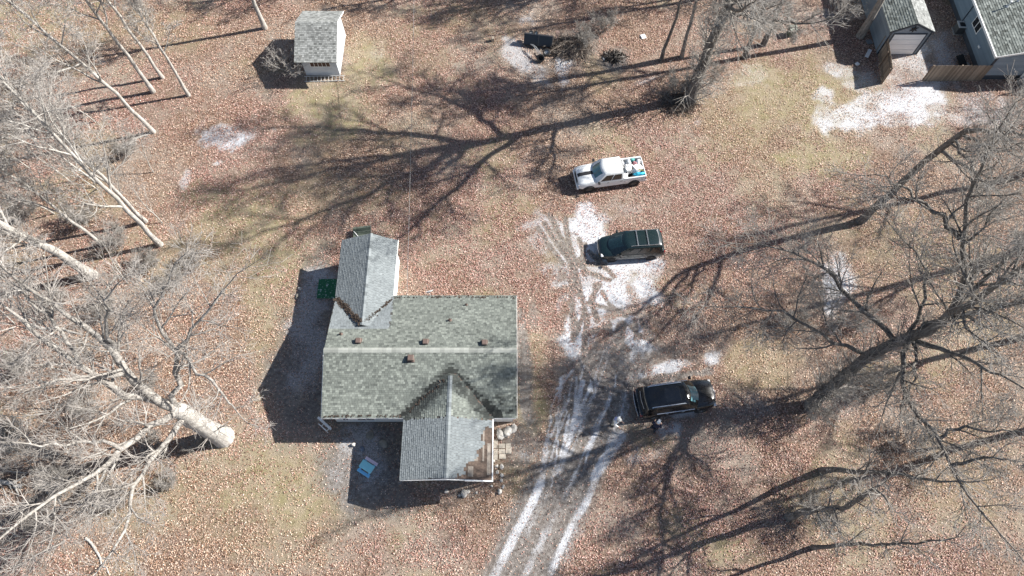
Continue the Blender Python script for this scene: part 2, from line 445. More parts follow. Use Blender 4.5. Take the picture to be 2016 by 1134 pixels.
me = grid_mesh('driveway', xs, ys, 0.006, keep)
d_ = link('driveway', me, M_GROUND, kind='structure')

# ---- fallen leaves: real leaf-sized blades over the ground
def leaf_litter():
    rng = np.random.default_rng(7)
    n = 1480000
    Y = rng.uniform(-3.5, 54, n); half = (CAM_H*CT + Y*ST) * .83
    X = rng.uniform(-1, 1, n) * 49
    ok = np.abs(X) < half; X, Y = X[ok], Y[ok]
    ii = np.clip(np.rint((X + 50)/.24).astype(int), 0, GM.shape[1]-1); jj = np.clip(np.rint((Y + 10)/.24).astype(int), 0, GM.shape[0]-1)
    leaf = GM[jj, ii]
    clump = vnoise(X, Y, .8, 51, 3)
    dens = leaf * (.35 + .95 * sstep(.3, .62, clump))
    dens = np.maximum(dens * .95, .06)
    ok = rng.random(len(X)) < dens
    for lo, hi in (((-11.55, 10.9), (.1, 18.6)), ((-11.5, 18.6), (-8.25, 22.95)), ((-6.4, 7.2), (-1.5, 10.9)), ((-17.25, 40.3), (-14.4, 45.0)), ((31.2, 42.8), (34.6, 54)), ((39.05, 40), (47, 54))):
        ok &= ~((X > lo[0]) & (X < hi[0]) & (Y > lo[1]) & (Y < hi[1]))
    X, Y = X[ok], Y[ok]; n = len(X)
    ang = rng.uniform(0, 2*np.pi, n); L = rng.uniform(.032, .064, n); W = L * rng.uniform(.5, .8, n)
    tilt = rng.normal(0, .34, n); roll = rng.normal(0, .38, n)
    ca, sa = np.cos(ang), np.sin(ang)
    ex = np.stack([ca*np.cos(tilt), sa*np.cos(tilt), np.sin(tilt)], -1)
    ey = np.stack([-sa*np.cos(roll), ca*np.cos(roll), np.sin(roll)], -1)
    c = np.stack([X, Y, .022 + .5*L*np.abs(np.sin(tilt)) + .5*W*np.abs(np.sin(roll)) + rng.uniform(0,.02,n)], -1)
    curl = rng.uniform(.0, .018, n)
    up = np.array([0,0,1.0])
    V = np.stack([c - ex*L[:,None], c + ey*W[:,None]*.7 + up*curl[:,None], c + ex*L[:,None], c - ey*W[:,None]*.7 + up*curl[:,None]], 1).reshape(-1, 3)
    Fc = np.arange(n*4).reshape(n, 4)
    F3 = np.concatenate([Fc[:, [0,1,2]], Fc[:, [0,2,3]]])
    qx, qy = to_px(X, Y); red = vnoise(X, Y, 7, 61, 3) + .1
    for e in ((1330,430,230,190),(1250,1060,260,120),(880,430,140,160),(560,230,200,90),(870,1080,200,70)): red -= .28*sstep(1.2, .4, ell(qx, qy, *e))
    red += .18*sstep(1.2, .4, ell(qx, qy, 300, 1000, 330, 200))
    tint = np.clip(rng.beta(1.35, 1.2, n), 0, 1)
    hue = np.clip(red + rng.normal(0, .16, n), 0, 1)
    me = mesh_np('leaf_litter', V, F3, {'tint': ('FLOAT', np.repeat(tint, 4)), 'hue': ('FLOAT', np.repeat(hue, 4))})
    t = NT('dry_leaf')
    a = t.n('ShaderNodeAttribute', attribute_name='tint'); b = t.n('ShaderNodeAttribute', attribute_name='hue')
    c1 = t.ramp(a.outputs['Fac'], [(0, (.035,.014,.012)), (.25, (.155,.062,.048)), (.5, (.38,.19,.15)), (.75, (.60,.375,.315)), (1, (.78,.62,.55))])
    c2 = t.ramp(a.outputs['Fac'], [(0, (.045,.022,.013)), (.25, (.20,.10,.055)), (.5, (.43,.27,.185)), (.75, (.62,.455,.34)), (1, (.78,.665,.54))])
    t.col(t.mix(t.mapr(b.outputs['Fac'], .45, .75), c1, c2))
    t.p.inputs['Roughness'].default_value = .7; t.p.inputs['Specular IOR Level'].default_value = .3
    o = link('leaf_litter', me, t.m, kind='stuff')
    tag(o, 'dry brown and pinkish fallen leaves strewn over the ground', 'leaves')
leaf_litter()
# ================================================================== ROOFS AND BUILDINGS
RNG = random.Random(3)
def tabs(quad, w, h, holes=None, tintf=None, lift=.028, keep=None, seed=0):
    """shingle tabs on a sloping plane. quad: eave-left, eave-right, ridge-right, ridge-left (3D).
    Returns list of (verts6, tint, row)."""
    rnd = random.Random(seed)
    A, B, C_, D = [Vector(p) for p in quad]
    ex = (B - A).normalized(); up = (D - A); up = (up - ex*up.dot(ex)); T = up.length; up.normalize()
    nn = ex.cross(up).normalized()
    W = (B - A).length
    rows = int(round(T / h)); h = T / rows
    out = []
    for r in range(rows):
        s = -(r % 3) * w / 3.0 + rnd.uniform(-.02, .02)
        while s < W:
            ww = w * rnd.uniform(.75, 1.25)
            s0, s1 = max(s, 0), min(s + ww, W) - .012
            s += ww
            if s1 - s0 < .04: continue
            sm = (s0 + s1) / 2; tm = (r + .5) * h
            p = A + ex*sm + up*tm
            if keep is not None and not keep(p): continue
            t0 = r * h; t1 = (r + 1) * h + .02
            l = lift * rnd.uniform(.75, 1.3)
            v = [A+ex*s0+up*t0+nn*.002, A+ex*s1+up*t0+nn*.002, A+ex*s0+up*t0+nn*l, A+ex*s1+up*t0+nn*l, A+ex*s1+up*t1+nn*.010, A+ex*s0+up*t1+nn*.010]
            tint = tintf(p, rnd) if tintf else rnd.random()
            out.append((v, tint, r))
    return out
TABF = [(0,1,3,2), (2,3,4,5), (0,2,5), (1,4,3)]
def join_tabs(name, lst, mat, parent):
    m = MB()
    for v, t, r in lst:
        m.tint = t; m.add(v, TABF)
    return m.build(name, mat, parent, kind='stuff')
def split_tabs(lst, mat, parent, nmax, name='shingle'):
    for v, t, r in lst[:nmax]:
        c = sum(v, Vector()) / 6
        m = MB(); m.tint = t; m.add([p - c for p in v], TABF)
        o = m.build(name, mat, parent); o.location = c
    return lst[nmax:]
M_MAIN = tinted('mottled_green_grey_shingle', [(0,(.026,.029,.027)),(.3,(.115,.126,.115)),(.65,(.175,.192,.172)),(1,(.26,.282,.252))], grit=.2, stain=(.10,.11,.10))
M_PLAIN = tinted('plain_blue_grey_shingle', [(0,(.125,.14,.146)),(.5,(.19,.212,.22)),(1,(.245,.27,.278))], grit=.15, stain=(.14,.155,.16))
M_CAP = tinted('pale_ridge_cap', [(0,(.25,.262,.24)),(1,(.36,.375,.345))], grit=.15)
M_SHED = tinted('grey_shed_shingle', [(0,(.12,.125,.12)),(.5,(.23,.238,.23)),(1,(.34,.35,.34))], grit=.2, stain=(.12,.125,.125))
M_GAR = tinted('worn_grey_garage_shingle', [(0,(.08,.088,.08)),(.5,(.19,.21,.195)),(1,(.32,.345,.32))], grit=.3)
M_WHITE = plain('weathered_white_paint', (.68,.68,.67), .6, .08, 2.0)
M_TRIM = plain('white_trim', (.82,.82,.80), .5, .06, 3.0)
M_DECK = plain('roof_underlay', (.07,.065,.06), .9, .3, 3.0)
M_BARE = plain('stained_bare_sheathing', (.095,.068,.053), .9, .8, 2.2, bump=.2)
M_PLY = plain('grey_weathered_plywood', (.20,.175,.15), .9, .35, 3.0)
M_GLASSD = plain('dark_window_glass', (.02,.025,.03), .08, .1, 1.0)
M_VENT = plain('brown_roof_vent', (.125,.088,.074), .55, .15, 6.0)
M_DKTRIM = plain('dark_slate_trim', (.035,.045,.06), .5, .2, 3.0)
M_CONC = plain('concrete_block', (.30,.29,.27), .9, .25, 5.0, bump=.3)
M_FOUND = plain('dark_foundation', (.09,.08,.075), .9, .3, 4.0)

def wall_box(m, x0, y0, x1, y1, z0, z1): m.box((x0, y0, z0), (x1, y1, z1))

EAVE, RIDGE, WRIDGE = 2.75, 4.0, 3.7
def ranch_house():
    H = thing('ranch_house', 'single storey white house with grey shingled cross gable roof', 'house', (-5.7, 14.7, 0))
    ox, oy = -5.7, 14.7
    def L(p): return (p[0]-ox, p[1]-oy, p[2])
    def bld(m, name, mat, parent=None, **k):
        m.v = [L(v) for v in m.v]
        o = m.build(name, mat, parent or H, **k); return o
    # walls (main block, rear wing, front wing) as solid bodies under the roof
    m = MB(); m.box((-11.5, 11.0, .08), (.05, 18.55, EAVE-.1)); bld(m, 'wall', M_WHITE)
    m = MB(); m.box((-11.46, 11.04, 0), (.01, 18.51, .1)); bld(m, 'foundation', M_FOUND)
    m = MB(); m.box((-11.45, 18.5, .0), (-8.22, 22.95, EAVE-.05)); bld(m, 'wall', M_WHITE, label='white wall of the rear wing')
    m = MB(); m.box((-6.3, 7.25, .0), (-1.5, 11.05, EAVE-.1)); bld(m, 'wall', M_WHITE, label='white wall of the front wing')
    # gable triangles
    GF = [(0,1,2),(3,5,4),(0,3,4,1),(1,4,5,2),(2,5,3,0)]
    for x in (-11.48, .03):
        m = MB(); m.add([(x+e, yy, zz) for e in (-.02,.02) for yy, zz in ((11.0,EAVE-.12),(18.55,EAVE-.12),(14.58,RIDGE-.1))], GF); bld(m, 'gable_wall', M_WHITE)
    for x0, x1, xm, y in ((-6.3,-1.5,-3.84,7.29),(-11.45,-8.22,-9.66,22.93)):
        m = MB(); m.add([(xx, y+e, zz) for e in (-.02,.02) for xx, zz in ((x0,EAVE-.12),(x1,EAVE-.12),(xm,WRIDGE-.1))], GF); bld(m, 'gable_wall', M_WHITE)
    # roof decks
    S = [(-11.82,10.58,EAVE),(.3,10.58,EAVE),(.3,14.58,RIDGE),(-11.82,14.58,RIDGE)]
    N = [(.3,18.9,EAVE),(-11.82,18.9,EAVE),(-11.82,14.58,RIDGE),(.3,14.58,RIDGE)]
    FW = [(-6.71,13.16,EAVE),(-6.71,6.80,EAVE),(-3.84,6.80,WRIDGE),(-3.84,13.16,WRIDGE)]
    FE = [(-1.17,6.80,EAVE),(-1.17,13.16,EAVE),(-3.84,13.16,WRIDGE),(-3.84,6.80,WRIDGE)]
    RW = [(-11.84,23.15,EAVE),(-11.84,16.4,EAVE),(-9.66,16.4,WRIDGE),(-9.66,23.15,WRIDGE)]
    RE = [(-7.97,16.4,EAVE),(-7.97,23.15,EAVE),(-9.66,23.15,WRIDGE),(-9.66,16.4,WRIDGE)]
    sS = (RIDGE-EAVE)/4.0; sN = (RIDGE-EAVE)/4.32
    def main_z(p): return RIDGE - (14.58-p.y)*sS if p.y < 14.58 else RIDGE - (p.y-14.58)*sN
    m = MB()
    for q in (S, N): m.slab(q, .0, -.10)
    roof = bld(m, 'roof', M_DECK)
    def deck(name, q, clipf, mat, lab=None):
        """wing decks are cut where they run into the main roof"""
        A, B, C_, D = [Vector(p) for p in q]
        g = MB(); nx, ny = 14, 6
        nn = (B-A).cross(D-A).normalized()
        pts = [[(A.lerp(B, i/nx)).lerp(D.lerp(C_, i/nx), j/ny) for i in range(nx+1)] for j in range(ny+1)]
        for j in range(ny):
            for i in range(nx):
                qd = [pts[j][i], pts[j][i+1], pts[j+1][i+1], pts[j+1][i]]
                c = sum(qd, Vector())/4
                if clipf(c): g.slab(qd, 0, -.09)
        o = bld(g, name, mat, roof, label=lab); return o
    def above(p): return p.z > main_z(p) - .10 or p.y < 10.58 or p.y > 18.9
    deck('wing_deck', FW, above, M_DECK); deck('wing_deck', RW, above, M_DECK); deck('wing_deck', RE, above, M_DECK)
    deck('wing_deck', FE, above, M_BARE, 'bare stained boards where shingles are gone')
    # shingles
    def moss_shadef(p, rnd):
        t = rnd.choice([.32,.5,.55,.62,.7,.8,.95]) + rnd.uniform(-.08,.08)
        # dark moss with tree shade painted in, along front valley and south-east corner
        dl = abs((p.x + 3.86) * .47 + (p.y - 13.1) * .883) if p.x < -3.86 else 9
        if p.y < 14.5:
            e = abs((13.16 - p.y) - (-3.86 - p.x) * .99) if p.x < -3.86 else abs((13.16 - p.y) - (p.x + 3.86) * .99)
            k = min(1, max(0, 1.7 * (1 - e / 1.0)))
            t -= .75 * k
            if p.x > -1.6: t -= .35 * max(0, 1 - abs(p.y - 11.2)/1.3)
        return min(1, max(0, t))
    def plainf(p, rnd): return min(1, max(0, rnd.gauss(.55, .16)))
    def over_wing(p):   # main-roof shingles only where no wing covers them
        if p.y < 14.58 and -6.7 < p.x < -1.16:
            zw = WRIDGE - abs(p.x + 3.85) * (WRIDGE-EAVE)/2.8
            if p.y < 13.16 and zw > main_z(p) + .01: return False
        if p.y > 16.4 and p.x < -7.95:
            zw = WRIDGE - abs(p.x + 9.7) * (WRIDGE-EAVE)/(2.14 if p.x < -9.7 else 1.75)
            if zw > main_z(p) + .01: return False
        return True
    ls = tabs(S, .19, .13, tintf=moss_shadef, keep=over_wing, seed=1)
    for i_, (v, t, r) in enumerate(ls): pass
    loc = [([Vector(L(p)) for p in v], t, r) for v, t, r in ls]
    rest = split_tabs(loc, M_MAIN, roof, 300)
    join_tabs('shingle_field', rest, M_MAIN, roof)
    def repaired(p): return p.x < -7.9 and p.y > 16.15
    for q, sd in ((N, 2),):
        l = tabs(q, .19, .13, tintf=lambda p, r: moss_shadef(p, r)*.92, keep=lambda p: over_wing(p) and not repaired(p), seed=sd)
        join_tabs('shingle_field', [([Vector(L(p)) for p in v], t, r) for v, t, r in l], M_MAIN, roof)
        l = tabs(q, .19, .13, tintf=plainf, keep=lambda p: over_wing(p) and repaired(p), seed=sd)
        join_tabs('shingle_field', [([Vector(L(p)) for p in v], t, r) for v, t, r in l], M_PLAIN, roof)
    def ab2(p): return p.z > main_z(p) + .005 or p.y < 10.58 or p.y > 18.9
    def bare(p):        # where the front wing has lost its shingles
        if p.x < -3.8: return False
        st = math.floor(p.y / .18) * .18
        j = .22 * math.sin(st * 7.3) + .15 * math.sin(st * 17.1)
        if p.y < 10.0 and p.x > -1.78 + j * .5: return True
        if p.y < 8.55 and p.x > -2.35 + (p.y - 7.9) * .75 + j: return True
        if p.y < 7.55 and p.x > -2.9 + j: return True
        return False
    for q, sd, up_ in ((FW, 4, True), (FE, 5, True), (RW, 6, False), (RE, 7, False)):
        l = tabs(q, .19, .13, tintf=plainf, keep=lambda p: ab2(p) and not bare(p) and not (up_ and p.y > 10.45), seed=sd)
        join_tabs('shingle_field', [([Vector(L(p)) for p in v], t, r) for v, t, r in l], M_PLAIN, roof)
        if up_:
            l = tabs(q, .19, .13, tintf=lambda p, r: moss_shadef(p, r) + .12, keep=lambda p: ab2(p) and p.y > 10.45, seed=sd+20)
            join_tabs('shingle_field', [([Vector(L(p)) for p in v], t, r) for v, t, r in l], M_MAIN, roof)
    # torn felt and bleached ply left on the bare corner
    for (x0,y0,x1,y1) in ((-2.62,6.95,-2.3,7.55),(-1.78,7.9,-1.68,9.8),(-2.35,7.9,-2.05,8.3),(-1.5,7.1,-1.3,9.0)):
        def zf(x): return WRIDGE - (x+3.85)*(WRIDGE-EAVE)/2.66 + .012
        m = MB(); m.slab([(x0,y0,zf(x0)),(x1,y0,zf(x1)),(x1,y1,zf(x1)),(x0,y1,zf(x0))], .006, -.004); bld(m, 'sheathing_board', M_PLY, roof)
    # ridge caps, one piece after the other
    def caps(p0, p1, halfw, drop0, drop1, n, mat):
        p0, p1 = Vector(p0), Vector(p1); d = (p1-p0); ln = d.length/n; d.normalize()
        side = Vector((-d.y, d.x, 0)).normalized()
        base = None
        for i in range(n):
            c = p0 + d*(i*ln)
            m = MB(); m.tint = RNG.random()
            a0, a1 = Vector((0,0,.05)), d*(ln*1.05) + Vector((0,0,.035))
            l0 = side*halfw + Vector((0,0,-drop0)); r0 = -side*halfw + Vector((0,0,-drop1))
            m.add([a0, a1, a1+l0, a0+l0, a1+r0, a0+r0, a0+l0-Vector((0,0,.03)), a0+r0-Vector((0,0,.03)), a0-Vector((0,0,.03))], [(0,1,2,3),(0,5,4,1),(0,3,6,8),(0,8,7,5)])
            o = m.build('ridge_cap', mat, roof); o.location = L(c)
    caps((.32,14.58,RIDGE),(-11.82,14.58,RIDGE), .17, .17*sS, .17*sN, 40, M_CAP)
    caps((-3.84,6.78,WRIDGE),(-3.84,13.0,WRIDGE), .14, .14*.35, .14*.35, 22, M_PLAIN)
    caps((-9.66,23.15,WRIDGE),(-9.66,16.7,WRIDGE), .14, .14*.45, .14*.54, 22, M_PLAIN)
    # fascia and rake boards
    def board(a, b, h=.16, t=.03, mat=M_TRIM, name='fascia_board', up=.03):
        a, b = Vector(a), Vector(b); d = (b-a).normalized(); s = Vector((-d.y, d.x, 0)).normalized()*t
        m = MB(); z = Vector((0,0,1))
        m.add([a-z*h, b-z*h, b-z*h+s, a-z*h+s, a+z*up, b+z*up, b+z*up+s, a+z*up+s], [(0,3,2,1),(4,5,6,7),(0,1,5,4),(1,2,6,5),(2,3,7,6),(3,0,4,7)])
        return bld(m, name, mat, roof)
    board((-1.14,10.5,EAVE),(-1.13,6.80,EAVE), t=-.07, up=.05)
    board((-2.78,6.74,WRIDGE-.36),(-1.13,6.80,EAVE), t=-.07, up=.05); board((-6.7,6.82,EAVE),(-3.82,6.72,WRIDGE), t=-.03, up=.0); board((-3.82,6.72,WRIDGE),(-2.78,6.74,WRIDGE-.36), t=-.03, up=.0)
    board((-11.84,10.58,EAVE),(-6.75,10.58,EAVE), t=-.03, up=-.02); board((-1.1,10.58,EAVE),(.24,10.58,EAVE), t=-.03, up=-.02)
    board((.37,18.9,EAVE),(-7.9,18.9,EAVE), t=-.03, up=-.02, mat=M_DKTRIM); board((-11.83,10.58,EAVE),(-11.83,14.58,RIDGE), t=.03, up=-.01); board((.31,10.58,EAVE),(.31,14.58,RIDGE), t=-.02, up=-.01); board((.31,14.58,RIDGE),(.31,18.9,EAVE), t=-.02, up=-.01)
    board((-7.96,18.9,EAVE),(-7.96,23.2,EAVE), t=-.03, up=-.01); board((-11.86,23.2,EAVE),(-11.86,18.9,EAVE), t=-.03, up=-.02, mat=M_DKTRIM)
    # roof vents, pipes
    for i, (x, y, s) in enumerate(((706,672,.17),(838,674,.17),(954,676,.17),(809,706,.19))):
        h0 = 3.85
        p = at(x, y, h0); z = main_z(p)
        m = MB(); m.bbox((-s*1.25,-s*1.25,-.06),(s*1.25,s*1.25,.03), .01); m.bbox((-s,-s,.02),(s,s,.26), .03)
        m.v = [(v[0]+p.x-ox, v[1]+p.y-oy, v[2]+z) for v in m.v]
        m.build('roof_vent', M_VENT, roof)
    for x, y, r, hh in ((672,659,.06,.22),(885,628,.07,.2),(917,593,.05,.18)):
        p = at(x, y, 3.6); z = main_z(p)
        m = MB(); m.lathe([(r*2.2,-.05),(r*2.0,.03),(r*1.1,.09),(r,.1),(r,hh),(r*.8,hh),(r*.75,hh-.05)], 12)
        m.v = [(v[0]+p.x-ox, v[1]+p.y-oy, v[2]+z) for v in m.v]
        m.build('vent_pipe', M_VENT, roof, smooth=40)
    # windows and doors on the walls
    def window(x0, x1, z0, z1, y, face=-1):
        m = MB(); f = .06
        m.box((x0-f, y-.03, z0-f),(x1+f, y+.02, z0)); m.box((x0-f, y-.03, z1),(x1+f, y+.02, z1+f)); m.box((x0-f, y-.03, z0),(x0, y+.02, z1)); m.box((x1, y-.03, z0),(x1+f, y+.02, z1)); m.box(((x0+x1)/2-.02, y-.025, z0),((x0+x1)/2+.02, y+.02, z1))
        w = bld(m, 'window', M_TRIM)
        m = MB(); m.box((x0, y-.012, z0),(x1, y+.01, z1)); bld(m, 'pane', M_GLASSD, w)
    window(-10.95, -10.6, .68, 2.0, 10.985); window(-10.0, -8.9, .66, 2.0, 10.985); window(-5.4, -4.4, .9, 2.0, 7.235); window(-3.4, -2.4, .9, 2.0, 7.235)
    window(-3.0, -1.9, .9, 2.0, 18.565); window(-6.5, -5.4, 1.0, 2.0, 18.565)
    m = MB(); m.box((-1.48, 8.6, .05),(-1.44, 9.5, 2.05)); dr = bld(m, 'door', M_WHITE); m = MB(); m.box((-1.43, 8.7, .95),(-1.39, 8.76, 1.05)); bld(m, 'handle', M_DKTRIM, dr)
    m = MB(); m.box((-11.5, 20.2, .05),(-11.44, 21.1, 2.05)); dr = bld(m, 'door', M_WHITE); m = MB(); m.box((-11.54, 20.3, .95),(-11.5, 20.36, 1.05)); bld(m, 'handle', M_DKTRIM, dr)
    # satellite dish by the rear wall
    m = MB(); m.tube([(-5.55,18.5,2.2),(-5.55,19.0,2.2),(-5.55,19.15,2.55)], .025, 8)
    prof = [(0.0,0.0),(.1,.012),(.2,.05),(.28,.1),(.3,.12),(.28,.112),(.19,.062),(.1,.024),(.0,.012)]
    M = Matrix.Translation((-5.55,19.2,2.6)) @ Euler((math.radians(-62),0,math.radians(20))).to_matrix().to_4x4()
    m.lathe([(max(r,.001),z) for r,z in prof], 20, M)
    bld(m, 'satellite_dish', M_TRIM, None, smooth=40)
    # leaves caught in the rear valleys and along the eaves
    rnd = random.Random(8); m = MB()
    def valley(n, f, spread):
        for _ in range(n):
            x, y = f(rnd.random()); x += rnd.gauss(0, spread); y += rnd.gauss(0, spread)
            p = Vector((x, y, 0)); zm = main_z(p)
            if y > 16.3 and x < -7.95:
                zw = WRIDGE - abs(x + 9.7) * (WRIDGE-EAVE)/(2.14 if x < -9.7 else 1.75); zm = max(zm, zw)
            if y < 13.2 and -6.7 < x < -1.16:
                zm = max(zm, WRIDGE - abs(x + 3.85) * (WRIDGE-EAVE)/2.8)
            s = rnd.uniform(.05, .1); a = rnd.uniform(0, 6.28); m.tint = rnd.random()
            dx, dy = math.cos(a)*s, math.sin(a)*s
            m.add([(x-dx,y-dy,zm+.03),(x+dy*.6,y-dx*.6,zm+.05+rnd.uniform(0,.04)),(x+dx,y+dy,zm+.04),(x-dy*.6,y+dx*.6,zm+.05)], [(0,1,2,3)])
    valley(420, lambda t: (-11.75+1.95*t, 18.65-2.0*t), .09); valley(90, lambda t: (-8.0-1.5*t, 18.6-1.9*t), .05)
    valley(70, lambda t: (-7.8+8.0*t, 18.75), .05); valley(50, lambda t: (-11.7+5*t, 10.68), .03); valley(50, lambda t: (-6.6+2.4*t, 10.8+2.0*t), .06)
    bld(m, 'caught_leaves', tinted('wet_caught_leaf', [(0,(.03,.024,.02)),(1,(.10,.075,.06))]), roof, kind='stuff')
    return H
HOUSE = ranch_house()

def lap_siding(m, a, b, z0, z1, exp=.2, out=None):
    """lapped boards between plan points a and b, facing right of a->b"""
    a, b = Vector((*a, 0)), Vector((*b, 0)); d = (b-a).normalized(); n = Vector((d.y, -d.x, 0))
    k = int(math.ceil((z1-z0)/exp)); e = (z1-z0)/k
    for i in range(k):
        zz = z0 + i*e; m.tint = RNG.random()
        lo, hi = n*.028, n*.004
        v = [a+lo+Vector((0,0,zz)), b+lo+Vector((0,0,zz)), b+hi+Vector((0,0,zz+e)), a+hi+Vector((0,0,zz+e)), a-n*.02+Vector((0,0,zz)), b-n*.02+Vector((0,0,zz)), b-n*.02+Vector((0,0,zz+e)), a-n*.02+Vector((0,0,zz+e))]
        m.add(v, [(0,1,2,3),(4,7,6,5),(0,4,5,1),(3,2,6,7),(0,3,7,4),(1,5,6,2)])
M_BLUE = tinted('blue_grey_siding', [(0,(.20,.245,.285)),(1,(.255,.305,.345))], rough=.6, grit=.06, gscale=20, stain=(.19,.225,.255))
M_BLUE2 = tinted('slate_blue_siding', [(0,(.165,.22,.265)),(1,(.21,.27,.315))], rough=.6, grit=.06, gscale=20, stain=(.15,.19,.22))
M_SHEDW = plain('pale_shed_siding', (.58,.62,.65), .65, .08, 2.0)
M_FENCE = tinted('weathered_fence_board', [(0,(.18,.14,.105)),(.5,(.27,.215,.165)),(1,(.36,.295,.23))], grit=.3, gscale=25)
M_DOOR = plain('white_overhead_door', (.80,.80,.79), .45, .04, 1.5)

def garden_shed():
    ox, oy = -15.8, 42.5
    S = thing('garden_shed', 'small pale shed with long grey shingled front slope, ladder lying along its foot', 'shed', (ox, oy, 0))
    def bld(m, name, mat, parent=None, **k):
        m.v = [(v[0]-ox, v[1]-oy, v[2]) for v in m.v]; return m.build(name, mat, parent or S, **k)
    x0, x1, y0, y1, E, R_, yr = -17.25, -14.42, 40.4, 44.9, 2.25, 3.45, 42.95
    m = MB(); ring = [(y0, .1),(y1, .1),(y1, E-.05),(yr, R_-.1),(y0, E-.05)]
    m.loft([[(x0,y,z) for y,z in ring],[(x1,y,z) for y,z in ring]]); bld(m, 'wall', M_SHEDW)
    m = MB(); m.box((x0+.05,y0+.05,0),(x1-.05,y1-.05,.12)); bld(m, 'foundation', M_FOUND)
    F = [(x0-.35,y0-.6,E-.02),(x1+.25,y0-.6,E-.02),(x1+.25,yr,R_),(x0-.35,yr,R_)]
    B = [(x1+.25,y1+.4,E+.1),(x0-.35,y1+.4,E+.1),(x0-.35,yr,R_),(x1+.25,yr,R_)]
    m = MB(); m.slab(F, 0, -.08); m.slab(B, 0, -.08); rf = bld(m, 'roof', M_DECK)
    for q, sd in ((F, 11),(B, 12)):
        l = tabs(q, .2, .15, tintf=lambda p, r: min(1,max(0,r.gauss(.55,.28))), seed=sd)
        m = MB()
        for v, t, r in l: m.tint = t; m.add(v, TABF)
        bld(m, 'shingle_field', M_SHED, rf, kind='stuff')
    m = MB(); m.slab([(x1+.25,y0-.6,E-.15),(x1+.28,y0-.6,E+.02),(x1+.28,yr,R_+.03),(x1+.25,yr,R_-.12)], .015, -.015); m.slab([(x1+.25,yr,R_-.12),(x1+.28,yr,R_+.03),(x1+.28,y1+.4,E+.13),(x1+.25,y1+.4,E-.03)], .015, -.015); bld(m, 'rake_board', M_TRIM, rf)
    # window strip on the front wall
    m = MB(); m.box((-16.65,y0-.03,1.12),(-14.95,y0+.02,1.72)); w = bld(m, 'window', M_TRIM)
    for i in range(5):
        m = MB(); m.box((-16.58+i*.326,y0-.042,1.18),(-16.58+i*.326+.28,y0-.02,1.66)); bld(m, 'pane', plain('reddish_pane', (.06,.028,.028), .2) if i == 0 else bpy.data.materials['reddish_pane'], w)
    # ladder
    Ld = thing('ladder', 'long pale aluminium ladder lying on the ground in front of the shed', 'ladder', (-15.6, 39.85, 0), math.radians(1.5))
    Mt = plain('dull_aluminium', (.62,.62,.60), .45, .1, 5.0, metal=.3)
    tl = Euler((math.radians(25),0,0)).to_matrix().to_4x4()
    for y in (0, .42):
        m = MB(); m.box((-1.75,y-.02,.03),(1.6,y+.02,.10), tl); m.build('rail', Mt, Ld)
    for i in range(11):
        m = MB(); m.tube([(-1.6+i*.31,0,.065),(-1.6+i*.31,.42,.065)], .018, 6, tl); m.build('rung', Mt, Ld)
    # white crate end
    return S
garden_shed()

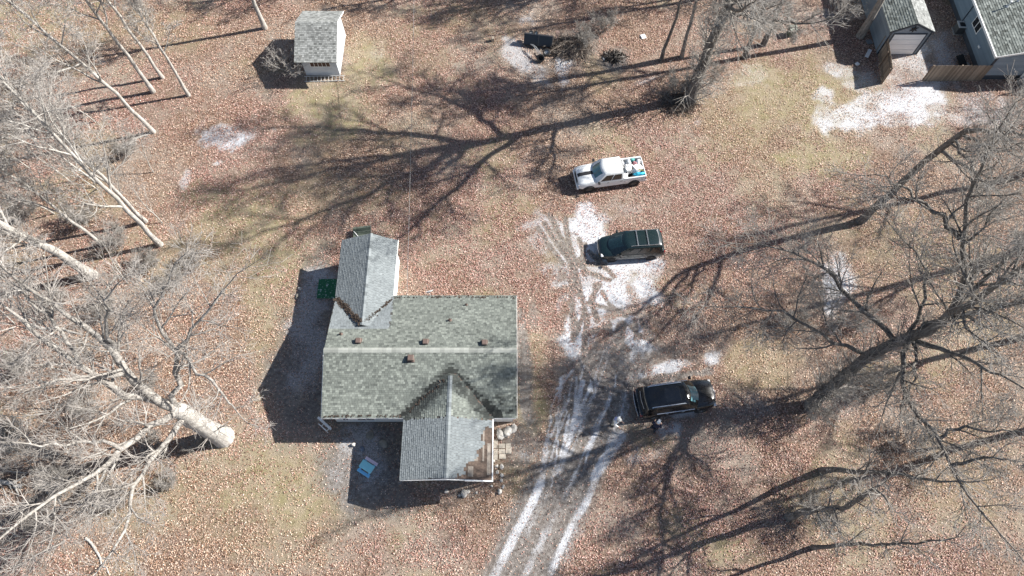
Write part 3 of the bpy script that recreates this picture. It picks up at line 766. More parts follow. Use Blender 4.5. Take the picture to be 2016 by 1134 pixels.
def garage():
    ox, oy = 32.9, 46.5
    G = thing('garage_shed', 'blue grey gabled shed with white overhead door and dark star', 'shed', (ox, oy, 0))
    def bld(m, name, mat, parent=None, **k):
        m.v = [(v[0]-ox, v[1]-oy, v[2]) for v in m.v]; return m.build(name, mat, parent or G, **k)
    x0, x1, y0, y1, E, R_, xr = 31.25, 34.6, 42.85, 53.0, 2.6, 3.5, 32.9
    m = MB(); ring = [(x0,0.0),(x1,0.0),(x1,E-.05),(xr,R_-.08),(x0,E-.05)]
    m.loft([[(x,y0,z) for x,z in ring],[(x,y1,z) for x,z in ring]]); bld(m, 'wall', plain('garage_wall', (.22,.26,.30), .6, .06))
    m = MB(); lap_siding(m, (x0-.02,y1), (x0-.02,y0), .1, E-.12, .2); bld(m, 'siding', M_BLUE, kind='stuff')
    m = MB(); lap_siding(m, (x1+.02,y0), (x1+.02,y1), .1, E-.12, .2); bld(m, 'siding', M_BLUE, kind='stuff')
    W = [(x0-.2,y1,E),(x0-.2,y0-.12,E),(xr,y0-.12,R_),(xr,y1,R_)]
    Ea = [(x1+.12,y0-.12,E),(x1+.12,y1,E),(xr,y1,R_),(xr,y0-.12,R_)]
    m = MB(); m.slab(W, 0, -.07); m.slab(Ea, 0, -.07); rf = bld(m, 'roof', M_DECK)
    for q, sd, mt in ((W, 14, M_GAR),(Ea, 15, M_SHED)):
        l = tabs(q, .30, .18, tintf=lambda p, r: min(1,max(0,r.gauss(.6,.25))), seed=sd)
        m = MB()
        for v, t, r in l: m.tint = t; m.add(v, TABF)
        bld(m, 'shingle_field', mt, rf, kind='stuff')
    # dark trim round the front
    y = y0 - .03
    m = MB()
    for (a, b) in (((x0-.2,E-.02),(xr,R_-.02)),((xr,R_-.02),(x1+.12,E-.02))):
        m.slab([(a[0],y-.1,a[1]-.16),(b[0],y-.1,b[1]-.16),(b[0],y-.1,b[1]),(a[0],y-.1,a[1])], .015, -.015)
    bld(m, 'rake_board', M_DKTRIM, rf)
    m = MB(); m.box((x0-.03,y-.02,0),(x0+.1,y+.01,E-.05)); m.box((x1-.1,y-.02,0),(x1+.03,y+.01,E-.05)); bld(m, 'corner_trim', M_DKTRIM)
    dx0, dx1, dz = 31.62, 34.2, 2.25
    m = MB(); m.box((dx0-.1,y-.03,dz),(dx1+.1,y+.01,dz+.1)); m.box((dx0-.1,y-.03,0),(dx0,y+.01,dz)); m.box((dx1,y-.03,0),(dx1+.1,y+.01,dz)); bld(m, 'door_frame', M_DKTRIM)
    m = MB(); m.box((dx0,y-.012,.02),(dx1,y+.01,dz)); dr = bld(m, 'overhead_door', plain('door_backing', (.5,.5,.5), .5))
    for i in range(4):
        m = MB(); m.bbox((dx0+.005,y-.035,.03+i*.555),(dx1-.005,y-.01,.03+i*.555+.545), .01); bld(m, 'door_panel', M_DOOR, dr)
    # six-pointed star
    pts = []
    for k in range(12):
        r = .37 if k % 2 == 0 else .14
        a = math.pi/2 + k*math.pi/6
        pts.append((math.cos(a)*r, math.sin(a)*r))
    m = MB(); M = Matrix.Translation((xr, y-.02, 2.82)) @ Euler((math.pi/2,0,0)).to_matrix().to_4x4()
    m.prism(pts, 0, .03, M); bld(m, 'star_ornament', plain('black_star', (.008,.009,.012), .7))
garage()

def mobile_home():
    ox, oy = 42.5, 46.0
    G = thing('mobile_home', 'slate blue sided home with shingled roof and white eaves beside the wooden fence', 'house', (ox, oy, 0))
    def bld(m, name, mat, parent=None, **k):
        m.v = [(v[0]-ox, v[1]-oy, v[2]) for v in m.v]; return m.build(name, mat, parent or G, **k)
    x0, x1, y0, y1, E, R_, xr = 39.1, 46.5, 40.05, 60.0, 2.75, 3.75, 42.8
    m = MB(); ring = [(x0,.55),(x1,.55),(x1,E-.05),(xr,R_-.08),(x0,E-.05)]
    m.loft([[(x,y0,z) for x,z in ring],[(x,y1,z) for x,z in ring]]); bld(m, 'wall', plain('home_wall', (.19,.24,.28), .6, .06))
    m = MB(); m.box((x0+.03,y0+.03,0),(x1-.03,y1-.03,.58)); bld(m, 'skirting', plain('dark_skirting', (.05,.06,.075), .7, .2))
    m = MB(); lap_siding(m, (x0-.02,y1), (x0-.02,y0), .55, E-.05, .17); bld(m, 'siding', M_BLUE2, kind='stuff')
    m = MB(); lap_siding(m, (x0,y0-.02), (x1,y0-.02), .55, E-.05, .17); bld(m, 'siding', M_BLUE, kind='stuff')
    W = [(x0-.3,y1,E),(x0-.3,y0-.15,E),(xr,y0-.15,R_),(xr,y1,R_)]
    Ea = [(x1+.3,y0-.15,E),(x1+.3,y1,E),(xr,y1,R_),(xr,y0-.15,R_)]
    m = MB(); m.slab(W, 0, -.07); m.slab(Ea, 0, -.07); rf = bld(m, 'roof', M_DECK)
    l = tabs(W, .3, .19, tintf=lambda p, r: min(1,max(0,r.gauss(.45,.25))), seed=16) + tabs(Ea, .6, .4, seed=17)
    m = MB()
    for v, t, r in l: m.tint = t; m.add(v, TABF)
    bld(m, 'shingle_field', M_GAR, rf, kind='stuff')
    m = MB(); m.box((x0-.36,y0-.17,E-.15),(x0-.27,y1,E+.05)); bld(m, 'eave_trim', M_TRIM, rf)
    m = MB(); m.slab([(x0-.32,y0-.18,E-.13),(xr,y0-.18,R_-.13),(xr,y0-.18,R_+.03),(x0-.32,y0-.18,E+.03)], .02, -.02); bld(m, 'rake_board', M_TRIM, rf)
    m = MB(); m.box((x0-.06,y0-.06,.05),(x0+.12,y0+.0,E-.12)); bld(m, 'corner_trim', M_DKTRIM)
    m = MB(); m.tube([(x0-.1,46.0,E-.1),(x0-.06,46.0,.2)], .04, 8); bld(m, 'downspout', M_DKTRIM)
    m = MB(); z0, z1 = 1.45, 2.35
    m.box((x0-.07,43.6,z0),(x0-.02,44.9,z1)); w = bld(m, 'window', M_TRIM)
    for a in (43.68, 44.3):
        m = MB(); m.box((x0-.085,a,z0+.08),(x0-.05,a+.52,z1-.08)); bld(m, 'pane', M_GLASSD, w)
    m = MB(); m.box((x0-.12,42.2,1.25),(x0-.03,42.5,1.4)); bld(m, 'wall_light', M_TRIM)
    for x, y in ((1985,11),(2003,4)):
        p = at(x, y, 3.4); z = E + (p.x-x0+.3)*(R_-E)/(xr-x0+.3)
        m = MB(); m.lathe([(.12,-.05),(.11,.02),(.05,.08),(.045,.5),(.09,.52),(.09,.58),(.02,.6)], 10, Matrix.Translation((p.x,p.y,z))); bld(m, 'vent_pipe', plain('pale_pipe', (.6,.62,.64), .4) if x == 1985 else bpy.data.materials['pale_pipe'], rf, smooth=40)
    # porch with white rails at the front door
    Pp = thing('entry_porch', 'small porch with white railing by the slate blue home', 'porch', (43.0, 38.9, 0))
    m = MB(); m.box((-.75,-.1,.0),(1.6,1.0,.55)); m.build('platform', plain('porch_boards', (.35,.34,.33), .8, .2), Pp)
    for y in (-.08, .95):
        m = MB(); m.box((-.75,y-.04,1.35),(1.6,y+.04,1.45)); m.box((-.75,y-.03,.7),(1.6,y+.03,.76)); m.build('railing', M_TRIM, Pp)
    for x in (-.72, .2, 1.1):
        for y in (-.08, .95):
            m = MB(); m.box((x-.045,y-.05,.5),(x+.045,y+.05,1.5)); m.build('post', M_TRIM, Pp)
mobile_home()

def fence(a, b, label, h=1.8):
    a, b = Vector((*a, 0)), Vector((*b, 0)); d = b - a; Ln = d.length; rz = math.atan2(d.y, d.x)
    F = thing('wooden_fence', label, 'fence', a, rz, )
    n = int(Ln / .145); w = Ln / n
    proto = []
    for k in range(4):
        m = MB(); m.tint = (.15,.4,.65,.9)[k]; hh = h + (-.02,.02,0,.03)[k]
        m.prism([(0,0.0),(w-.008,0.0),(w-.008,hh-.04),(w*.8,hh),(w*.2,hh),(0,hh-.04)], 0, .02, Euler((math.pi/2,0,0)).to_matrix().to_4x4())
        proto.append(m.mesh('plank')); proto[-1].materials.append(M_FENCE)
    for i in range(n):
        o = bpy.data.objects.new('plank', proto[RNG.randrange(4)]); COL.objects.link(o); o.parent = F; o.location = (i*w, RNG.uniform(-.006,.006), .02)
    for z in (.35, 1.45):
        m = MB(); m.tint = .3; m.box((0,.012,z),(Ln,.055,z+.09)); m.build('rail', M_FENCE, F)
    for t in (0, .5, 1):
        m = MB(); m.tint = .2; m.box((t*(Ln-.1),.05,0),(t*(Ln-.1)+.1,.15,h-.05)); m.build('post', M_FENCE, F)
fence((30.9,39.55), (31.35,43.2), 'brown board fence panel standing against the blue grey shed')
fence((34.35,39.85), (39.2,39.9), 'brown board fence panel joining the slate blue home')
# ================================================================== VEHICLES
M_TYRE = plain('tyre_rubber', (.022,.022,.023), .85, .2, 8.0)
M_RIM = plain('alloy_rim', (.50,.50,.50), .35, .15, 6.0, metal=.7)
M_BLACKP = plain('black_plastic', (.018,.018,.02), .6, .2, 6.0)
M_CHROME = plain('chrome_strip', (.75,.75,.76), .2, .05, 3.0, metal=.9)
def glassm(name, c, rough=.06):
    t = NT(name); t.p.inputs['Base Color'].default_value = (*c, 1); t.p.inputs['Roughness'].default_value = rough
    t.p.inputs['Specular IOR Level'].default_value = .8; t.p.inputs['Coat Weight'].default_value = .5
    n = t.noise(t.pos(), 2.5, 3); t.col(t.ramp(n, [(.3, tuple(x*.8 for x in c)), (.7, tuple(x*1.25 for x in c))])); return t.m
def paint(name, c, rough=.3, dirt=.15, dc=(.3,.28,.26)):
    t = NT(name); n = t.noise(t.pos(), 1.6, 6, .7)
    t.col(t.mix(t.mapr(n, .4, .75, 0, dirt), c, dc)); t.p.inputs['Roughness'].default_value = rough
    t.p.inputs['Coat Weight'].default_value = .6; t.p.inputs['Coat Roughness'].default_value = .08; return t.m
def wheel(T, x, y, r, w, rim=M_RIM):
    s = 1 if y > 0 else -1
    R = Matrix.Translation((x, y, r)) @ Euler((math.radians(-90*s),0,0)).to_matrix().to_4x4()
    m = MB(); m.lathe([(r*.6,-w/2),(r*.93,-w/2),(r,-w*.32),(r,w*.32),(r*.93,w/2),(r*.6,w/2),(r*.58,w*.3),(r*.58,-w*.3)], 28, R)
    wl = m.build('wheel', M_TYRE, T, smooth=40)
    m = MB(); m.lathe([(r*.59,w*.36),(r*.56,w*.4),(r*.50,w*.26),(r*.2,w*.30),(r*.15,w*.37),(.01,w*.37)], 20, R); rm = m.build('rim', rim, wl, smooth=30)
    m = MB()
    for k in range(5):
        m.box((r*.12,-r*.055,w*.25),(r*.52,r*.055,w*.36), R @ Euler((0,0,k*2*math.pi/5)).to_matrix().to_4x4())
    m.build('spokes', rim, wl)
def body_loft(m, st):
    """st: list of (x, half width, z bottom, z shoulder, z top)"""
    rings = []
    for x, w, zb, zs, zt in st:
        h = [(0,zb),(w*.85,zb),(w*.97,zb+.07),(w,zb+(zs-zb)*.35),(w*.995,zb+(zs-zb)*.72),(w*.955,zs),(w*.86,zs+(zt-zs)*.62),(w*.6,zt-.006),(w*.3,zt),(0,zt+.004)]
        full = [(x,-y,z) for y,z in h] + [(x,y,z) for y,z in reversed(h[1:-1])]
        rings.append(full)
    m.loft(rings)
def outline(xr, xf, w, bf, br, n=9):
    pts = []
    for i in range(n):
        y = -w + 2*w*i/(n-1); pts.append((xf - bf*(y/w)**2, y))
    for i in range(n):
        y = w - 2*w*i/(n-1); pts.append((xr + br*(y/w)**2, y))
    return pts
def cabin(T, lv, body, glass, n=9, rear_glass=True, pillars=(), glz=(0.06,.92), screen=None):
    """lv: levels (z, xr, xf, w, bf, br). The first two carry the glass; the rest make the roof."""
    m = MB(); rings = [[(x,y,l[0]) for x,y in outline(l[1],l[2],l[3],l[4],l[5],n)] for l in lv]
    m.loft(rings); c = m.build('cabin', body, T, smooth=38)
    a, b = rings[0], rings[1]
    def pt(i, t, off): # point on ring i-th vertex between levels
        p = Vector(a[i]).lerp(Vector(b[i]), t); return p + off
    def strip(name, idx, t0, t1, off, parent, mat, inset=0.0):
        g = MB(); P = []
        for k, i in enumerate(idx):
            P.append((pt(i, t0, off), pt(i, t1, off), pt(i, t0, off*-.6), pt(i, t1, off*-.6)))
        vs_ = [q for p in P for q in p]; f = []
        for k in range(len(P)-1):
            o = k*4; f += [(o,o+4,o+5,o+1),(o+2,o+3,o+7,o+6),(o,o+2,o+6,o+4),(o+1,o+5,o+7,o+3)]
        f += [(0,1,3,2),(len(vs_)-4,len(vs_)-2,len(vs_)-1,len(vs_)-3)]
        g.add(vs_, f); return g.build(name, mat, parent, smooth=30)
    g = MB(); N = 8
    def curved(name, front, mat):
        idxs = list(range(n)) if front else list(range(n, 2*n))
        yk = .9
        g = MB(); vs_ = []; f = []
        for j, t in enumerate((glz[0], .5, glz[1])):
            for i in idxs:
                p = Vector(a[i]).lerp(Vector(b[i]), t); p.y *= yk
                d = Vector((1,0,.5)) if front else Vector((-1,0,.4))
                vs_.append(p + d*.014)
        for j, t in enumerate((glz[0], .5, glz[1])):
            for i in idxs:
                p = Vector(a[i]).lerp(Vector(b[i]), t); p.y *= yk
                vs_.append(p - (Vector((1,0,.5)) if front else Vector((-1,0,.4)))*.01)
        k = len(idxs)
        for j in range(2):
            for i in range(k-1):
                q = (j*k+i, j*k+i+1, (j+1)*k+i+1, (j+1)*k+i); f.append(q); f.append(tuple(x+3*k for x in reversed(q)))
        border = [j for j in range(k)] + [k*2-1, k*3-1] + [k*3-1-j for j in range(1,k)] + [k]
        for x, y in zip(border, border[1:]+border[:1]): f.append((x, x+3*k, y+3*k, y))
        g.add(vs_, f); return g.build(name, mat, T, smooth=30)
    curved('windshield', True, screen or glass)
    if rear_glass: curved('rear_window', False, glass)
    for s in (-1, 1):
        i0, i1 = (n-1, n) if s > 0 else (0, 2*n-1)    # front and rear corners of that side
        for u0, u1, t0, t1 in pillars:
            def sp(u, t):
                F_ = Vector(a[i0]).lerp(Vector(b[i0]), t); R_ = Vector(a[i1]).lerp(Vector(b[i1]), t); return F_.lerp(R_, u)
            q = [sp(u0+t0*0,.1), sp(u1,.1), sp(u1,.88), sp(u0+.03,.88)]
            g = MB(); g.slab(q, .012 , -.012); g.build('side_window', glass, T)
    return c
def common(T, L, W, wb, r, tw, zb, arch_z, lights, rim=M_RIM):
    for x in wb:
        for s in (-1, 1):
            m = MB(); R = Matrix.Translation((x, s*(W-.03), r)) @ Euler((math.radians(-90*s),0,0)).to_matrix().to_4x4()
            m.lathe([(r*1.18,-.03),(r*1.18,.04),(r*1.1,.045),(.02,.045)], 26, R); m.build('wheel_arch', M_BLACKP, T, smooth=30)
            wheel(T, x, s*(W-.08), r, tw, rim)
def mirror(T, x, y, z, mat, s):
    m = MB(); m.bbox((x-.09, y if s > 0 else y-.22, z),(x+.09, y+.22 if s > 0 else y, z+.17), .04); m.build('mirror', mat, T)
def doors(T, spans, W, z0, z1, mat, hmat, wf=.985):
    for s in (-1, 1):
        for x0, x1 in spans:
            m = MB(); yy = s*(W*wf)
            q = [(x0,s*W*1.0,z0+.1),(x1,s*W*1.0,z0+.1),(x1,s*W*.975,z1),(x0,s*W*.975,z1)]
            if s < 0: q = [q[1],q[0],q[3],q[2]]
            q = [q[1],q[0],q[3],q[2]]
            m.slab(q, .008, -.02); d = m.build('door', mat, T)
            m = MB(); hx = x0 + .1 if True else 0
            m.bbox((x0+.08, s*W*.985-.02, z1-.16),(x0+.26, s*W*.985+.02, z1-.12), .008); m.build('handle', hmat, d)

def pickup():
    a, b = at(1128,337,.7), at(1273,313,.7); c = (a+b)/2
    rz = math.atan2(a.y-b.y, a.x-b.x)
    c = Vector((7.5, 30.1, 0)); rz = math.radians(180+9.0)
    T = thing('pickup_truck', 'white pickup truck with dark hood stripe and loaded bed on the leaves', 'truck', c, rz)
    Mw = paint('white_truck_paint', (.76,.78,.78), .35, .25, (.5,.5,.48)); W = .99
    Mg = glassm('teal_windshield', (.02,.12,.15)); Md = glassm('truck_side_glass', (.006,.007,.008), .25)
    m = MB(); body_loft(m, [(2.74,.76,.5,.86,.96),(2.68,.88,.44,.94,1.08),(2.5,.95,.42,1.02,1.18),(2.1,W,.42,1.06,1.23),(1.55,W,.42,1.1,1.26),(1.3,W,.42,1.12,1.24),(1.1,W,.42,1.13,1.2),(-.9,W,.42,1.13,1.2),(-.93,W,.42,1.13,1.18)]); m.build('body', Mw, T, smooth=32)
    # cargo bed: floor and three walls
    bd = MB(); bd.box((-2.68,-.93,.5),(-.94,.93,.66)); bed = bd.build('cargo_bed', M_BLACKP, T)
    for s in (-1, 1):
        m = MB(); rr = []
        for x in (-2.68,-.935):
            y0, y1 = s*.86, s*W
            rr.append([(x,y0,.6),(x,y0,1.18),(x,y0+s*.03,1.22),(x,y1-s*.02,1.22),(x,y1,1.15),(x,y1,.55),(x,y1-s*.05,.42),(x,y0,.42)])
        m.loft(rr); m.build('bed_side', Mw, T, smooth=30)
    m = MB(); m.bbox((-2.73,-.9,.5),(-2.65,.9,1.18), .02); m.build('tailgate', Mw, T)
    m = MB(); m.bbox((-2.84,-.96,.45),(-2.74,.96,.64), .03); m.build('rear_bumper', M_CHROME, T)
    m = MB(); m.bbox((2.70,-.93,.44),(2.84,.93,.70), .04); m.build('front_bumper', Mw, T)
    m = MB(); m.bbox((2.69,-.5,.70),(2.78,.5,1.0), .03); m.build('grille', M_BLACKP, T)
    # dark stripe down the middle of the hood
    top = [(2.66,1.10),(2.5,1.188),(2.1,1.238),(1.55,1.268),(1.45,1.266)]
    m = MB(); m.loft([[(x,-.16,z-.02),(x,.16,z-.02),(x,.16,z+.006),(x,-.16,z+.006)] for x, z in top]); m.build('hood_stripe', M_BLACKP, T)
    cabin(T, [(1.17,-.88,1.50,.955,.26,.02),(1.82,-.82,.86,.79,.2,.02),(1.89,-.78,.78,.73,.18,.02),(1.93,-.6,.6,.52,.14,.02)], Mw, Md, pillars=((.10,.50,0,0),(.53,.92,0,0)), screen=Mg)
    # visor strip above the windshield
    doors(T, ((.2,1.2),(-.84,.15)), W, .44, 1.12, Mw, M_BLACKP)
    common(T, 5.8, W, (1.86,-1.78), .40, .28, .4, 0, None, rim=plain('dark_steel_rim', (.09,.085,.08), .5, .3))
    for s in (-1, 1):
        mirror(T, 1.15, s*1.0, 1.2, M_BLACKP, s)
        m = MB(); m.bbox((2.60,s*.74-.14,.78),(2.75,s*.74+.14,.98), .03); m.build('headlight', glassm('truck_lamp_lens', (.6,.6,.6)) if s < 0 else bpy.data.materials['truck_lamp_lens'], T)
        m = MB(); m.bbox((-2.72,s*.94-.06,.78),(-2.66,s*.94+.06,1.1), .02); m.build('taillight', glassm('truck_red_lens', (.35,.02,.02)) if s < 0 else bpy.data.materials['truck_red_lens'], T)
    T.scale = (.96, .96, .96)
    return T
TRUCK = pickup()

def bag_mesh(rng, sx, sy, sz, rough=.16):
    bm = bmesh.new(); bmesh.ops.create_icosphere(bm, subdivisions=3, radius=1)
    ph = [rng.uniform(0,6.28) for _ in range(9)]
    for v in bm.verts:
        p = v.co.normalized()
        k = 1 + rough*(math.sin(3.1*p.x+ph[0])*math.sin(2.7*p.y+ph[1]) + .6*math.sin(6.3*p.z+ph[2]+3*p.x) + .45*math.sin(9*p.y+ph[3]+5*p.x) + .35*math.sin(13*p.x+ph[4]+8*p.z))
        v.co = Vector((p.x*k*sx, p.y*k*sy, max(-.72, p.z)*k*sz))
    me = bpy.data.meshes.new('lump'); bm.to_mesh(me); bm.free()
    me.polygons.foreach_set('use_smooth', [True]*len(me.polygons)); return me
def truck_load():
    rng = random.Random(21); R = Matrix.Translation(TRUCK.location) @ Matrix.Rotation(TRUCK.rotation_euler.z, 4, 'Z') @ Matrix.Translation((.1,0,.06)) @ Matrix.Diagonal((.93,.96,1,1))
    Mb = plain('white_bag_plastic', (.80,.80,.80), .4, .12, 6.0); Mk = plain('clear_grey_bag', (.42,.45,.48), .35, .35, 9.0)
    labs = ['tied white bag against the truck cab in the cargo bed','plump white bag in the middle of the truck bed','flattened white bag beside the truck bed wall','white bag under the tipped bin in the truck bed','crumpled white bag at the truck tailgate','small white bag wedged beside the cab end of the truck bed']
    for i, (x, y, z, sx, sy, sz) in enumerate(((-1.2,.5,.84,.26,.3,.28),(-1.65,-.05,.9,.36,.34,.34),(-1.3,-.62,.82,.24,.22,.26),(-2.1,.15,.98,.30,.30,.27),(-2.6,-.55,.86,.22,.25,.26),(-1.15,-.1,.83,.20,.22,.24))):
        o = link('trash_bag', bag_mesh(rng, sx, sy, sz), Mb); o.location = R @ Vector((x,y,z)); o.rotation_euler = (rng.uniform(-.2,.2),rng.uniform(-.2,.2),rng.uniform(0,6))
        tag(o, labs[i], 'bag')
    o = link('trash_bag', bag_mesh(rng, .3, .28, .3, .22), Mk); o.location = R @ Vector((-1.72,-.6,.88)); tag(o, 'translucent grey bag in the truck bed between white bags', 'bag')
    o = link('trash_bag', bag_mesh(rng, .26, .28, .26, .22), Mk); o.location = R @ Vector((-1.35,.15,1.02)); tag(o, 'grey mottled bag heaped on top near the truck cab', 'bag')
    # white bin lying open
    B = thing('tipped_bin', 'white bin lying on its side on the truck load', 'bin', R @ Vector((-2.35,.1,.98)), TRUCK.rotation_euler.z+.35)
    m = MB(); m.bbox((-.33,-.26,-.15),(.33,.26,.18), .04, Euler((.1,-.25,0)).to_matrix().to_4x4()); m.build('tub', Mb, B)
    m = MB(); m.bbox((-.35,-.28,.18),(.35,.28,.21), .01, Euler((.1,-.25,0)).to_matrix().to_4x4()); m.build('lid', M_WHITE, B)
    o = link('blue_tarp', bag_mesh(rng, .42, .13, .14, .25), plain('cyan_tarp', (.05,.42,.60), .4, .3, 7.0)); o.location = R @ Vector((-2.35,.66,1.06)); o.rotation_euler = (0,0,TRUCK.rotation_euler.z+.1); tag(o, 'crumpled bright blue tarp along the truck bed wall', 'tarp')
    o = link('green_cloth', bag_mesh(rng, .22, .14, .14, .25), plain('teal_cloth', (.06,.26,.26), .8, .3, 7.0)); o.location = R @ Vector((-2.1,-.74,1.02)); tag(o, 'bundled teal cloth on the truck bed wall', 'cloth')
    o = link('pink_cloth', bag_mesh(rng, .18, .16, .12, .25), plain('faded_pink_cloth', (.42,.20,.22), .8, .3, 7.0)); o.location = R @ Vector((-2.3,-.45,.95)); tag(o, 'faded pink cloth bundle in the truck bed', 'cloth')
    m = MB(); m.box((-.45,-.04,-.02),(.45,.04,.02)); o = m.build('wooden_stick', plain('olive_wood', (.20,.19,.05), .7, .3)); o.location = R @ Vector((-2.3,.33,1.22)); o.rotation_euler = (0,.15,TRUCK.rotation_euler.z-.5); tag(o, 'olive wooden stick lying across the truck load', 'stick')
    # wire rack
    Rk = thing('wire_rack', 'dark wire rack among the bags behind the truck cab', 'rack', R @ Vector((-1.55,.3,1.14)), TRUCK.rotation_euler.z+.2)
    m = MB()
    for k in range(5):
        m.tube([(-.22,-.2+k*.1,0),(.22,-.2+k*.1,0)], .01, 5); m.tube([(-.22+k*.11,-.2,.004),(-.22+k*.11,.2,.004)], .01, 5)
    m.build('wires', M_BLACKP, Rk)
    m = MB()
    for s in (-1, 1):
        m.tube([(-.22,s*.2,0),(-.2,s*.2,-.3)], .012, 5); m.tube([(.22,s*.2,0),(.2,s*.2,-.3)], .012, 5)
    m.build('legs', M_BLACKP, Rk)
truck_load()

def minivan():
    c = Vector((8.62, 23.85, 0)); rz = math.radians(180+4.0)
    T = thing('minivan', 'dark green minivan with roof rack parked on the snowy patch', 'minivan', c, rz)
    Mw = paint('dark_green_paint', (.006,.017,.019), .25, .06, (.10,.11,.11)); W = .98
    Mg = glassm('dark_green_glass', (.012,.035,.036)); Ms = glassm('van_side_glass', (.005,.006,.007), .25)
    m = MB(); body_loft(m, [(2.52,.55,.42,.6,.66),(2.44,.74,.34,.68,.78),(2.2,.88,.3,.76,.9),(1.7,.96,.28,.84,1.0),(1.25,W,.28,.9,1.06),(.9,W,.28,.94,1.06),(-1.9,W,.28,.96,1.06),(-2.3,.95,.3,.96,1.06),(-2.48,.90,.36,.94,1.04),(-2.52,.86,.42,.9,1.0)]); m.build('body', Mw, T, smooth=35)
    cabin(T, [(1.02,-2.44,1.80,.955,.5,.10),(1.66,-2.28,.72,.78,.24,.08),(1.74,-2.2,.60,.70,.2,.08),(1.78,-2.0,.3,.5,.14,.06)], Mw, Ms, pillars=((.2,.42,0,0),(.45,.68,0,0),(.71,.93,0,0)), screen=Mg)
    # roof rack: two long rails and two crossbars
    for s in (-1, 1):
        m = MB(); m.tube([(.15,s*.66,1.76),(.1,s*.66,1.83),(-1.95,s*.66,1.83),(-2.05,s*.66,1.76)], .022, 6); m.build('roof_rail', M_CHROME, T)
    for x in (-.35, -1.15):
        m = MB(); m.bbox((x-.03,-.68,1.82),(x+.03,.68,1.855), .01); m.build('crossbar', M_CHROME, T)
    m = MB(); m.bbox((-2.06,-.62,1.755),(-1.93,.62,1.775), .005); m.build('rear_spoiler_strip', M_RIM, T)
    m = MB(); m.tube([(1.52,-.1,1.13),(1.38,.35,1.17),(1.28,.62,1.17)], .016, 6); m.build('wiper', M_BLACKP, T)
    m = MB(); m.tube([(1.42,-.62,1.09),(1.5,-.2,1.12)], .016, 6); m.build('wiper', M_BLACKP, T)
    doors(T, ((.15,1.05),(-1.0,.1)), W, .3, .95, Mw, M_BLACKP)
    for s in (-1, 1):
        m = MB(); m.box((-1.2,s*W*1.0-.012,.5),(1.3,s*W*1.0+.016,.55)); m.build('side_moulding', M_RIM, T)
        mirror(T, .95, s*.98, 1.0, M_BLACKP, s)
        m = MB(); m.bbox((2.16,s*.74-.16,.66),(2.40,s*.74+.10,.82), .05); m.build('headlight', glassm('van_lamp_lens', (.75,.77,.78)) if s < 0 else bpy.data.materials['van_lamp_lens'], T)
        m = MB(); m.bbox((-2.53,s*.86-.06,.75),(-2.42,s*.86+.06,1.1), .02); m.build('taillight', glassm('van_red_lens', (.25,.015,.02)) if s < 0 else bpy.data.materials['van_red_lens'], T)
    m = MB(); m.bbox((-2.6,-.86,.36),(-2.48,.86,.62), .04); m.build('rear_bumper', Mw, T)
    m = MB(); m.tube([(2.50,-.5,.70),(2.56,0,.72),(2.50,.5,.70)], .02, 6); m.build('grille_bar', M_CHROME, T)
    common(T, 5.1, W-.01, (1.5,-1.52), .33, .22, .3, 0, None)
    T.scale = (.94, .95, .97)
minivan()

